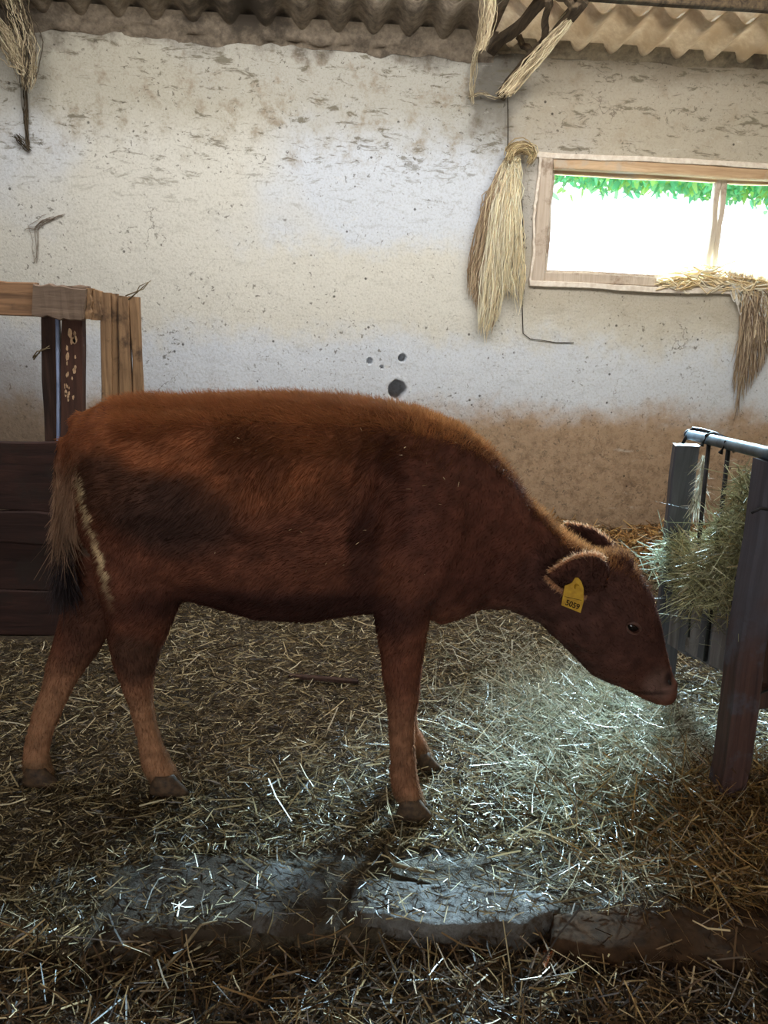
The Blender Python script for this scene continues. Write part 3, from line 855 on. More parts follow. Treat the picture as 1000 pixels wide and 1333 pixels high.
def build_calf():
    root = empty('calf', (-0.1, CY, 0.0), 'red-brown calf with a yellow ear tag, head lowered to the hay', 'calf')
    tmp = calf_body().build('calf_shape')
    md = tmp.modifiers.new('merge', 'REMESH'); md.mode = 'VOXEL'; md.voxel_size = 0.0075; md.use_smooth_shade = True
    sm = tmp.modifiers.new('smooth', 'SMOOTH'); sm.factor = 0.5; sm.iterations = 7
    dg = bpy.context.evaluated_depsgraph_get()
    me = bpy.data.meshes.new_from_object(tmp.evaluated_get(dg)); me.name = 'body'
    old = tmp.data; bpy.data.objects.remove(tmp); bpy.data.meshes.remove(old)
    nv = len(me.vertices)
    V = np.zeros(nv * 3, np.float32); me.vertices.foreach_get('co', V); V = V.reshape(-1, 3).astype(float)
    N = np.zeros(nv * 3, np.float32); me.vertices.foreach_get('normal', N); N = N.reshape(-1, 3).astype(float)
    # hide folds and coat lumps
    V = V + N * (0.0035 * fbm(V, 16, 3, 80) + 0.004 * fbm(V, 5, 2, 84))[:, None]
    sx, sy = seen_arr(V)
    near = N[:, 1] < -0.2
    fold = np.sin((sx + 0.35 * (sy - 620)) / 7.0 * 1.4 + 2 * fbm(V, 6, 2, 86)) * np.exp(-(((sx - 490) / 30) ** 2 + ((sy - 655) / 75) ** 2)) * near
    V = V + N * (0.003 * fold)[:, None]
    me.vertices.foreach_set('co', V.astype(np.float32).ravel())
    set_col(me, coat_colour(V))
    me.materials.clear()
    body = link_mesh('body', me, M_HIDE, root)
    me.polygons.foreach_set('use_smooth', np.ones(len(me.polygons), bool)); me.update()
    bvh = BVHTree.FromObject(body, bpy.context.evaluated_depsgraph_get())

    def hit(px, py):
        d = _ray(px, py); h = bvh.ray_cast(Vector(CAM), Vector(d).normalized())
        return (np.array(h[0]), np.array(h[1])) if h[0] else (at(px, py, CY - .08), np.array([0, -1, 0]))

    # hooves: two claws on each foot
    for (l, r, top, bot, Y) in ((194, 247, 1008, 1031, 2.085), (28, 78, 998, 1020, 2.165), (516, 566, 1038, 1063, 1.95), (533, 574, 978, 998, 2.205)):
        h = empty('hoof', at((l + r) / 2, bot, Y)); h.parent = root
        h2 = MB()
        for s in (-1, 1):
            yo = s * 0.019; rings = []
            for f, (la, ra), hw in ((0, (.12, .62), .017), (.35, (.07, .74), .020), (.75, (.01, .92), .022), (1.0, (0, 1.0), .022)):
                y = top + (bot - top) * f
                a = at(l + (r - l) * la, y, Y + yo); b = at(l + (r - l) * ra, y + .033 * (r - l), Y + yo)
                m, hh = (a + b) / 2, (b - a) / 2
                rings.append([m + hh * math.copysign(abs(math.cos(t)) ** .8, math.cos(t)) + np.array([0, hw * math.sin(t), 0]) for t in (2 * math.pi * k / 12 for k in range(12))])
            h2.loft(rings)
        bpy.data.objects.remove(h)
        h2.build('hoof', M_HOOF, root)
    # eyes
    for px, py, sgn in ((824, 817, -1),):
        p, nn = hit(px, py)
        for mirror in (0, 1):
            q, m = p.copy(), nn.copy()
            if mirror: q[1] = 2 * cyx(p[0]) - p[1]; m[1] = -m[1]
            bm = bmesh.new(); bmesh.ops.create_uvsphere(bm, u_segments=18, v_segments=12, radius=0.017)
            bm.transform(Matrix.Translation(q - m * 0.0085) @ Matrix.Rotation(0.5, 4, 'Y') @ Matrix.Diagonal((1.25, 1, .85, 1)))
            e = bpy.data.meshes.new('eye'); bm.to_mesh(e); bm.free(); e.polygons.foreach_set('use_smooth', np.ones(len(e.polygons), bool))
            eo = link_mesh('eye', e, M_EYE, root)
            lid = MB()
            for sgn2, th in ((1, .0052), (-1, .004)):
                pts = []
                for k in range(9):
                    t = math.pi * k / 8; a, b = -0.022 * math.cos(t), sgn2 * 0.0145 * math.sin(t)
                    ca, sa = math.cos(.5), math.sin(.5)
                    pts.append(q + np.array([a * ca + b * sa, m[1] * 0.004 * (1 + math.sin(t)), -a * sa + b * ca]))
                lid.tube(pts, [th * (.4 + .6 * math.sin(math.pi * k / 8)) for k in range(9)], 7)
            lid.build('eyelid', M_LID, root)
    # nostril pits
    p, nn = hit(872, 889)
    for s in (0, 1):
        q = p.copy()
        if s: q[1] = 2 * cyx(p[0]) - p[1]
        bm = bmesh.new(); bmesh.ops.create_uvsphere(bm, u_segments=12, v_segments=8, radius=0.010)
        bm.transform(Matrix.Translation(q + np.array([0, .004 if not s else -.004, 0])) @ Matrix.Rotation(-.5, 4, 'Y') @ Matrix.Diagonal((.62, .7, 1.4, 1)))
        e = bpy.data.meshes.new('nostril'); bm.to_mesh(e); bm.free(); e.polygons.foreach_set('use_smooth', np.ones(len(e.polygons), bool))
        link_mesh('nostril', e, M_NOSE, root)
    # ear tag, hanging off the near ear on its stud
    pe, ne = hit(754, 757)
    Yt = pe[1] - 0.012
    out = [(753, 752), (757, 757), (760, 766), (760, 783), (756, 798), (744, 793), (731, 788), (733, 776), (735.5, 763), (745, 758.5), (749, 752)]
    out3 = [at(a, b, Yt - 0.02 * (b - 752) / 46) for a, b in out]
    tag = MB().loft([[q + np.array([0, d, 0]) for q in out3] for d in (0, .003)]).build('ear_tag', M_TAG, root, smooth=False)
    tag['label'] = 'yellow plastic ear tag with black digits'
    TX = (at(757, 797, Yt - .02) - at(732, 787.5, Yt - .02)); TX /= np.linalg.norm(TX)
    TZ = (at(747, 757, Yt) - at(745, 792, Yt - .018)); TZ -= TX * (TZ @ TX); TZ /= np.linalg.norm(TZ); TN = np.cross(TX, TZ)

    def text(body_, pos, size, name):
        cu = bpy.data.curves.new(name, 'FONT'); cu.body = body_; cu.size = size; cu.align_x = 'CENTER'; cu.align_y = 'CENTER'; cu.extrude = 0.0005; cu.offset = 0.0004; cu.resolution_u = 3
        o = bpy.data.objects.new(name, cu); COL.objects.link(o)
        M = Matrix.Identity(4)
        for i in range(3): M[i][0], M[i][1], M[i][2], M[i][3] = TX[i], TZ[i], TN[i], pos[i]
        me_ = bpy.data.meshes.new_from_object(o.evaluated_get(bpy.context.evaluated_depsgraph_get())); me_.transform(M)
        bpy.data.objects.remove(o); bpy.data.curves.remove(cu)
        return link_mesh(name, me_, M_INK, tag)
    text('5059', at(745.3, 787.5, Yt - .0165) + TN * .0012, 0.021, 'tag_digits')
    a, b = at(735, 776.5, Yt - .0115) + TN * .001, at(757, 781.5, Yt - .0125) + TN * .001
    timber('tag_line', a, b, .0012, .0008, M_INK, tag, side=TN, rough=0.0)
    bm = bmesh.new(); bmesh.ops.create_cone(bm, cap_ends=True, segments=16, radius1=.008, radius2=.006, depth=.012)
    bm.transform(Matrix.Translation(at(751, 764, Yt - .008)) @ Matrix.Rotation(math.pi / 2, 4, 'X'))
    e = bpy.data.meshes.new('tag_stud'); bm.to_mesh(e); bm.free(); link_mesh('tag_stud', e, M_TAG, tag)

    build_coat(root, me, V)
    adopt(root)


def seen_arr(V):
    v = V - CAM; c = v @ _f
    return 500 + FPX * (v @ _rt) / c, 666.5 - FPX * (v @ _up) / c


def build_coat(root, me, V):
    me.calc_loop_triangles()
    nt = len(me.loop_triangles); T = np.zeros(nt * 3, np.int32); me.loop_triangles.foreach_get('vertices', T); T = T.reshape(-1, 3)
    A, B, Cc = V[T[:, 0]], V[T[:, 1]], V[T[:, 2]]
    fn = np.cross(B - A, Cc - A); ar = np.linalg.norm(fn, axis=1) / 2; fn /= (2 * ar[:, None] + 1e-12)
    n = 190000
    idx = RNG.choice(nt, n, p=ar / ar.sum())
    r1, r2 = np.sqrt(RNG.random(n)), RNG.random(n)
    P = A[idx] * (1 - r1)[:, None] + B[idx] * (r1 * (1 - r2))[:, None] + Cc[idx] * (r1 * r2)[:, None]
    Nn = fn[idx]
    sx, sy = seen_arr(P)
    flow = np.tile(np.array([-0.75, 0.0, -0.65]), (n, 1))
    legs = (P[:, 2] < 0.52) & (sx < 600)
    flow[legs] = (-0.1, 0, -1)
    head = sx > 700
    flow[head] = (-0.5, 0, 0.5)
    tail = (sx < 98) & (sy > 575) & (sy < 750) & (P[:, 1] < 2.168); flow[tail] = (0, 0, -1)
    swirl = fbm(P, 7, 2, 90); sw2 = fbm(P, 7, 2, 95)
    flow = flow + np.stack([swirl * .8, sw2 * 0.4, sw2 * .8], 1) * (~legs)[:, None] * (~head)[:, None]
    flow -= Nn * (flow * Nn).sum(1, keepdims=True); flow /= np.linalg.norm(flow, axis=1, keepdims=True) + 1e-9
    L = np.full(n, 0.013)
    L[sx > 530] = 0.009
    top = (Nn[:, 2] > 0.45) & (sx < 535) & (P[:, 2] > 0.9)
    L[(sx < 535) & (P[:, 2] > 0.85)] = 0.018
    L[top] = 0.028
    L[top & (sx > 300) & (sx < 530)] = 0.036
    mane = (Nn[:, 2] > 0.55) & (sx > 535) & (sx < 740); L[mane] = 0.020
    L[legs] = 0.010; L[head & ~mane] = 0.008
    poll = head & (sy < 740) & (sx > 785) & (sx < 835); L[poll] = 0.024
    ears = head & (sx < 792) & (sy < 770) & (np.abs(P[:, 1] - cyx(.8)) > .06); L[ears] = 0.013
    L[(sx < 150) & (sy < 600)] = 0.011
    L[tail] = np.interp(sy[tail], [575, 600, 670], [.012, .018, .045])
    # no hair on the muzzle
    keep = ~((sx > 862) & (sy > 875))
    lift = np.where(top, 0.75, np.where(mane | poll, 0.7, np.where(ears, 0.9, np.where(legs, 0.35, 0.38))))
    L = L * RNG.uniform(0.55, 1.25, n)
    D = flow + Nn * lift[:, None] + RNG.normal(0, 0.18, (n, 3))
    W = np.where(tail, 0.0013, 0.0013) * RNG.uniform(.7, 1.2, n)
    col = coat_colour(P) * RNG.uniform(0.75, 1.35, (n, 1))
    rim = ears | mane
    col[ears] = col[ears] * 0.8
    wm = (0.7 * sstep(.5, .9, Nn[:, 2]) * sstep(505, 570, sx) * (sx < 745))[:, None]; col = col * (1 - wm) + lin(226, 160, 96) * wm  # orange rim glow put into the hair colour on the neck crest
    wm = (0.5 * sstep(.45, .9, Nn[:, 2]) * sstep(560, 500, sx) * (P[:, 2] > .9))[:, None]; col = col * (1 - wm) + lin(206, 138, 88) * wm  # weaker rim glow coloured into upward-facing hair on the back
    k = keep
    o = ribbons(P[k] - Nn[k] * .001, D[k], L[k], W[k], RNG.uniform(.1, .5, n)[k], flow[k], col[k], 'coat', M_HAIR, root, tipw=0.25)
    o['kind'] = 'stuff'
    # mane and topknot, rim glow in their colour: longer hair standing along the crest of the neck, the back and the poll
    csx, csy = seen_arr((A + B + Cc) / 3)
    crest = (fn[:, 2] > .45) & (A[:, 2] > .55) & (csx > 150) & (csx < 862) & ~((csx < 792) & (csx > 700) & (np.abs(A[:, 1] - cyx(.8)) > .085))
    wgt = ar * crest * np.where(csx > 530, 2.2, 1.0) * np.clip((fn[:, 2] - .45) * 2.2, 0, 1); m = 26000
    ix = RNG.choice(nt, m, p=wgt / wgt.sum()); q1, q2 = np.sqrt(RNG.random(m)), RNG.random(m)
    P3 = A[ix] * (1 - q1)[:, None] + B[ix] * (q1 * (1 - q2))[:, None] + Cc[ix] * (q1 * q2)[:, None]; N3 = fn[ix]; cx = csx[ix]
    fl = np.where((cx > 535)[:, None], np.array([-.1, 0, .15]), np.array([-.5, 0, 0])) + RNG.normal(0, .28, (m, 3))
    L3 = np.interp(cx, [110, 300, 520, 560, 720, 800, 862], [.022, .030, .034, .020, .026, .026, .012]) * RNG.uniform(.5, 1.2, m)
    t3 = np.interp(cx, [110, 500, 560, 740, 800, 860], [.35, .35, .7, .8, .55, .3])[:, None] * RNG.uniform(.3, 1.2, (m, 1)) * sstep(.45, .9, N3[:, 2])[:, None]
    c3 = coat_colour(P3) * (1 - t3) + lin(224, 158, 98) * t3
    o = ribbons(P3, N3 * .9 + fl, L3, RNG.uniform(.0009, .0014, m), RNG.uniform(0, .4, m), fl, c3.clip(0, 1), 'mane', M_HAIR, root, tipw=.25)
    o['kind'] = 'stuff'; o['label'] = 'longer hair with rim glow in its colour, along the crest of the neck and the back'
    # bits of chaff caught in the coat
    j = np.nonzero((Nn[:, 1] < -.6) & (sx > 270) & (sx < 640) & (sy > 560) & (sy < 760))[0]; j = RNG.choice(j, 34)
    o = ribbons(P[j] + Nn[j] * .013, RNG.normal(size=(34, 3)), RNG.uniform(.004, .014, 34), RNG.uniform(.0012, .0025, 34), np.zeros(34), RNG.normal(size=(34, 3)), pick(34, [(214, 190, 150), (180, 150, 110)], (1, 1)), 'chaff', M_STRAW, root)
    o['kind'] = 'stuff'; o['label'] = 'pale bits of chaff caught in the coat'
    # pale fringe along the edges of the ears
    rp = np.array([q for q, _ in EAR_RIM]); rd = np.array([q for _, q in EAR_RIM]); m = 4200
    half = len(rp) // 2
    ix = RNG.integers(0, len(rp) - 2, m); ix[(ix >= half - 2) & (ix < half)] = 3; fr = RNG.random((m, 1))
    P2 = rp[ix] * (1 - fr) + rp[ix + 2] * fr; D2 = rd[ix] + RNG.normal(0, .3, (m, 3))
    o = ribbons(P2 + RNG.normal(0, .002, (m, 3)), D2, RNG.uniform(.007, .016, m), RNG.uniform(.0009, .0015, m), RNG.uniform(0, .3, m), RNG.normal(size=(m, 3)), pick(m, [(236, 196, 160), (214, 168, 130), (190, 140, 104)], (2, 2, 1)), 'ear_fringe', M_HAIR, root, tipw=.3)
    o['kind'] = 'stuff'; o['label'] = 'pale fringe of hair along the ears'
    # brush of the tail
    m = 2600
    f = RNG.random(m); f[:900] = 1 - f[:900] * .3
    py = 650 + f * 92; c0 = np.array([at(82.5 + RNG.normal(0, 4), b, cyx(-.65) - .02 + RNG.normal(0, .010)) for b in py])
    D = np.stack([RNG.normal(-.05, .10, m), RNG.normal(0, .1, m), -np.ones(m)], 1)
    cols = np.where((f > .55)[:, None], lin(66, 58, 60), lin(160, 130, 108)) * RNG.uniform(.6, 1.5, (m, 1))
    o = ribbons(c0, D, RNG.uniform(.06, .15, m), RNG.uniform(.0012, .0022, m), RNG.uniform(0, .2, m), RNG.normal(size=(m, 3)), cols, 'tail_brush', M_HAIR, root, tipw=.3)
    o['kind'] = 'stuff'; o['label'] = 'dark brush of the tail'


# ================================================================== PEN PARTITION (left)
def board_px(name, corners, Y, thk, mat, parent, n=10, rough=.003):
    """a board whose front face has these four photo corners at depth Y: top-left, top-right, bottom-right, bottom-left"""
    c = [at(a, b, Y) for a, b in corners]
    tl, tr, br, bl = c
    horiz = np.linalg.norm(tr - tl) > np.linalg.norm(bl - tl)
    if horiz: s0, s1, e0, e1 = tl, bl, tr, br
    else: s0, s1, e0, e1 = tl, tr, bl, br
    rings = []; ch = .004
    for i in range(n + 1):
        f = i / n; a = s0 + (e0 - s0) * f; b = s1 + (e1 - s1) * f
        a = a + RNG.normal(0, rough, 3) * (1, .3, 1); b = b + RNG.normal(0, rough, 3) * (1, .3, 1)
        d = (b - a) / np.linalg.norm(b - a); yv = np.array([0, 1, 0])
        rings.append([a + yv * ch, a + d * ch, b - d * ch, b + yv * ch, b + yv * (thk - ch), b - d * ch + yv * thk, a + d * ch + yv * thk, a + yv * (thk - ch)])
    return MB().loft(rings).build(name, mat, parent, smooth=False)


def build_pen():
    Y = 3.34
    root = empty('pen_partition', (-1.2, Y, 0), 'timber pen partition with top rail, posts and dark planks behind the tail of the calf', 'fence')
    board_px('top_rail', [(-330, 338), (45, 367), (45, 413), (-330, 400)], Y - .03, .045, M_RAIL, root)
    board_px('top_rail', [(42, 369), (112, 376), (110, 417), (42, 411)], Y - .042, .05, M_RAILG, root)
    board_px('cap_strip', [(80, 369), (113, 373), (113, 377), (80, 373)], Y - .02, .06, M_RAILG, root, 4)
    board_px('rail_block', [(112, 375), (119, 376), (118, 416), (111, 416)], Y - .02, .05, M_WOODG, root, 5)
    board_px('rail_block', [(119, 377), (132, 379), (131, 417), (118, 416)], Y - .005, .05, M_WOODG, root, 5)
    g = lambda x: seen(gr(x, 820))[0]
    board_px('post', [(52, 400), (74, 401), (82, 840), (66, 838)], Y + .02, .05, M_DARKV, root)
    p = board_px('post', [(79, 400), (107, 402), (103, 842), (80, 841)], Y - .005, .06, M_PEEL, root)
    p['label'] = 'brown painted post with flaked pale patches'
    # flaked paint patches on that post
    for k in range(26):
        f = random.random(); a = 88 + random.random() * 13 - 5 * f; b = 432 + f * 90
        s = random.uniform(1.2, 3.2) * (1.1 - f * .5)
        q = [at(a + s * .8 * math.cos(t) * random.uniform(.7, 1.2), b + s * 2.0 * math.sin(t) * random.uniform(.7, 1.2), Y - .0065) for t in (2 * math.pi * j / 9 for j in range(9))]
        MB().loft([q, [v + np.array([0, .003, 0]) for v in q]]).build('bare_patch', M_BARE, p, smooth=False)
    MB().tube([at(74.5, 402, Y + .01), at(76, 500, Y + .01), at(76, 640, Y + .01), at(78, 840, Y + .01)], .0085, 8).build('pale_rod', M_STRIP, root)  # thin pale blue tube between the two posts
    tops = [(131, 381, 144, 516), (144, 382, 152, 516), (152, 384, 167, 517), (167, 386, 181, 518)]
    for k, (l, t, r, b) in enumerate(tops):
        sh = (0, 1, 3.2, 5.5)[k]; sh2 = (1, 3.2, 5.5, 6)[k]
        bx = lambda x, s, y: x + s * (y - 380) / 136
        board_px('slat', [(l + .4, t), (r - .4, t + .8), (bx(r - .4, sh2, 836), 836), (bx(l + .4, sh, 836), 836)], Y + (.0, .018, .004, .012)[k], .04, M_WOODG, root, 12, .002)
    for l, t, r, b, m, dy in ((-330, 566, 118, 659, M_DARKH, .012), (-330, 659, 118, 703, M_DARKH, -.012), (-330, 698, 118, 764, M_DARKH, .006), (-330, 760, 118, 822, M_DARKH, -.006)):
        board_px('plank', [(l, t), (r, t + 12), (r, b + 7), (l, b - 3)], Y - .055 + dy, .045, m, root, 12)
    adopt(root)
    # a dry stem caught on the rail and a wisp on the post
    for pts, lab in (([(166, 388), (176, 382), (184, 374), (196, 365)], 'dry grass stem sticking up above the pale slats of the partition'),
                     ([(42, 466), (50, 458), (56, 455), (64, 452)], 'grey wisp of dry grass caught on the dark post of the partition')):
        mb = MB()
        for j in range(5 if len(lab) > 66 else 3):
            mb.tube([at(a + random.uniform(-3, 3), b + random.uniform(-3, 3), Y - .012 - .01 * i) for i, (a, b) in enumerate(pts)], [.003, .0026, .002, .001], 5)
        tagit(mb.build('grass_stalk', M_STEM), lab, 'grass')


M_BARE = plain('bare_pale_wood', (216, 184, 150), (176, 140, 108), 0.8, 0.2, 0, 60, 0.1)
M_STEM = plain('dry_grass', (150, 134, 106), (110, 96, 74), 0.8, 0.2, 0, 60, 0)


# ================================================================== MANGER (right)
def build_manger():
    YF, YN = 2.75, 1.93
    root = empty('hay_manger', (1.35, 2.3, 0), 'hay manger with leaning timber posts, pipe top rail and iron rods', 'manger')
    far_t, far_b = at(893, 579, YF), at(866, 845, YF)
    far_b = far_b + (far_b - far_t) * (far_b[2] + .03) / max(.01, far_t[2] - far_b[2])
    o = timber('far_post', far_b, far_t, .088, .06, M_POSTG, root, side=(.25, 1, 0), rough=.002)
    nt, nb = at(1007, 600, YN), gr(941, 1062)
    nb[2] = -.03
    lo = nb + (nt - nb) * .10
    timber('near_post', lo, nt, .078, .085, M_POSTR, root, side=(0, 1, 0), rough=.003)
    timber('post_foot', nb, lo + (nt - nb) * .01, .074, .08, M_DARKV, root, side=(0, 1, 0), rough=.004)
    # top pipe from post to post and on towards the camera
    a = at(898, 566, YF - .03); b = at(1000, 590, YN + .02); b2 = b + (b - a) * .25
    MB().tube([a, a + (b - a) * .5, b, b2], .0185, 18).build('top_pipe', M_PIPE, root)
    MB().tube([a - (b - a) * .006, a + (b - a) * .012], .0205, 18).build('pipe_cap', M_IRON, root)
    # strap hooked over the pipe and the far post
    MB().tube([at(889, 577, YF - .04), at(893, 570, YF - .05), at(903, 558, YF - .05), at(914, 560, YF - .09), at(932, 565, YF - .16), at(948, 571, YF - .22)], [.006, .007, .008, .008, .008, .005], 8).build('strap', M_IRON, root)
    # iron rods between the pipe and the bottom board
    fb0, nb0 = far_b, nb

    def Q(u, z):
        p = fb0 + (far_t - fb0) * ((z + .03) / (far_t[2] + .03)); q = nb0 + (nt - nb0) * ((z + .03) / (nt[2] + .03))
        return p + (q - p) * u
    nrm = np.array([.97, .22, 0])
    for u, z1 in ((.34, .34), (.58, .34)):
        t = Q(u, 1.03 + .03 * u); t = t + nrm * (a[0] + (b[0] - a[0]) * u - t[0])
        MB().tube([t + np.array([0, 0, .0]), Q(u + .02, z1)], .0075, 8).build('rod', M_IRON, root)
        MB().tube([t + np.array([-.024, 0, -.016]), t + np.array([-.016, -.012, .02]), t + np.array([.012, .012, .024]), t + np.array([.024, 0, -.012])], .008, 8).build('rod_hook', M_IRON, root)
    # upright boards of the trough between the posts, sawn off along a sloping lower edge
    for k, (u0, u1) in enumerate(((.06, .20), (.22, .33), (.35, .49), (.51, .63), (.66, .78), (.81, .93))):
        u = (u0 + u1) / 2; wdt = np.linalg.norm(Q(u1, .4) - Q(u0, .4))
        timber('trough_board', Q(u, .17 + .26 * u) + nrm * .03, Q(u, .50 + .22 * u) + nrm * .03, wdt, .022, M_POSTG if k % 2 else M_BOARDG, root, side=nrm, rough=.003)
    timber('floor_board', Q(.04, .19) + nrm * .06, Q(.96, .43) + nrm * .06, .035, .05, M_POSTG, root, side=nrm)
    # end of the manger: boards running to the right of the near post
    q = at(966, 907, YN + .06)
    timber('end_rail', q, q + np.array([.75, .10, .0]), .062, .05, M_POSTR, root)
    q = at(985, 860, YN + .10)
    timber('end_board', q, q + np.array([.7, .10, 0]), .15, .03, M_DARKV, root)
    MB().tube([at(978, 668, YN - .05), at(990, 662, YN - .052), at(1005, 664, YN - .05), at(1018, 667, YN - .05)], .004, 8).build('wire_binding', M_IRON, root)
    MB().tube([at(964, 893, YN - .045), at(972, 901, YN - .05), at(985, 903, YN - .05), at(1005, 897, YN - .04)], .0042, 8).build('bent_hook', M_IRON, root)
    # back side of the manger, out to the right
    bt = far_t + np.array([.75, .12, -.02]); bb = np.array([bt[0], bt[1], -.02])
    timber('back_post', bb, bt, .08, .06, M_POSTG, root)
    adopt(root)
    # hay standing in the rack
    n = 20000
    v = RNG.random(n) ** .9; u = RNG.random(n) ** .75
    # plan: between the rod plane and 0.45 m behind it
    back = RNG.random(n) ** 1.3
    ztop = .64 + .36 * sstep(.38, .80, u) - .08 * back + .03 * np.sin(u * 17)
    zbot = .44 + .16 * u - .14 * RNG.random(n) * (RNG.random(n) < .3)
    z = zbot + (ztop - zbot) * v
    pq = np.array([Q(uu, zz) for uu, zz in zip(u, z)])
    x = pq[:, 0] - .02 + .42 * back; y = pq[:, 1] + .03 * back
    ang = RNG.uniform(0, 2 * np.pi, n)
    D = np.stack([np.cos(ang), np.sin(ang), RNG.normal(-.1, .8, n)], 1); L = RNG.uniform(.04, .15, n)
    cols = [(92, 90, 60), (134, 132, 96), (170, 168, 128), (200, 196, 156), (150, 132, 88)]
    P0 = np.stack([x, y, z], 1) - D / np.linalg.norm(D, axis=1, keepdims=True) * L[:, None] * .5
    k = P0[:, 1] > YN + .10
    o = ribbons(P0[k], D[k], L[k], RNG.uniform(.0016, .0034, n)[k], RNG.uniform(0, .5, n)[k], RNG.normal(size=(n, 3))[k], pick(n, cols, (2, 3, 3, 1.5, 2))[k], 'manger_hay', M_HAY, fold=True)
    tagit(o, 'pale green hay filling the manger behind the iron rods', 'hay', None, 'stuff')
    # tuft pulled through on to the far post
    n = 330
    c = np.array([at(RNG.normal(880, 17), RNG.normal(726, 13), YF - .07 + RNG.normal(0, .02)) for _ in range(n)])
    ang = RNG.uniform(0, 2 * np.pi, n); D = np.stack([np.cos(ang), RNG.normal(0, .4, n), np.sin(ang) * .6], 1); L = RNG.uniform(.04, .14, n)
    o = ribbons(c - D * L[:, None] * .5, D, L, RNG.uniform(.0018, .0034, n), RNG.uniform(0, .6, n), RNG.normal(size=(n, 3)), pick(n, [(150, 160, 140), (190, 196, 170), (120, 116, 84)], (2, 2, 1)), 'hay_tuft', M_HAY, fold=True)
    tagit(o, 'tuft of hay stuck against the far manger post', 'hay', None, 'stuff')
    # frayed rag of fibre hanging beside the far rod
    n = 260
    f = RNG.random(n)
    c = np.array([at(np.interp(q, [0, .5, 1], [917, 916, 906]) + RNG.normal(0, 2), 592 + 62 * q, YF - .06) for q in f])
    D = np.stack([RNG.normal(-.15, .2, n), RNG.normal(0, .2, n), -np.ones(n)], 1)
    o = ribbons(c, D, RNG.uniform(.03, .09, n), RNG.uniform(.0015, .004, n), RNG.uniform(0, .5, n), RNG.normal(size=(n, 3)), pick(n, [(220, 214, 200), (170, 164, 148), (130, 120, 100)], (3, 2, 1)), 'frayed_twine', M_TWINE)
    tagit(o, 'frayed pale twine hanging beside the far rod of the manger', 'twine')


# ================================================================== TWINE, WIRES, COBWEBS
def strands(name, paths, rads, cols, mat, n=4, parent=None):
    """many thin tubes (quads) in one mesh: one hank or web"""
    V, Q, C = [], [], []; base = 0
    for P, r, c in zip(paths, rads, cols):
        P = np.asarray(P, float); m = len(P)
        d = np.gradient(P, axis=0); d /= np.linalg.norm(d, axis=1, keepdims=True) + 1e-9
        u = np.cross(d, (0.3, 1, 0.2)); u /= np.linalg.norm(u, axis=1, keepdims=True) + 1e-9; v = np.cross(d, u)
        rr = np.full(m, r); rr[-1] *= .3
        for k in range(n):
            t = 2 * np.pi * k / n; V.append(P + (u * math.cos(t) + v * math.sin(t)) * rr[:, None])
        for k in range(n):
            k2 = (k + 1) % n; i = np.arange(m - 1)
            Q.append(np.stack([base + k * m + i, base + k2 * m + i, base + k2 * m + i + 1, base + k * m + i + 1], 1))
        C.append(np.tile(c, (m * n, 1))); base += m * n
    return quads(name, np.concatenate(V), np.concatenate(Q), mat, parent, np.concatenate(C), smooth=True)


def wig(m, amp):
    w = np.cumsum(RNG.normal(0, 1, (m, 3)), 0); w -= np.linspace(0, 1, m)[:, None] * w[-1]
    return w * amp / math.sqrt(m)


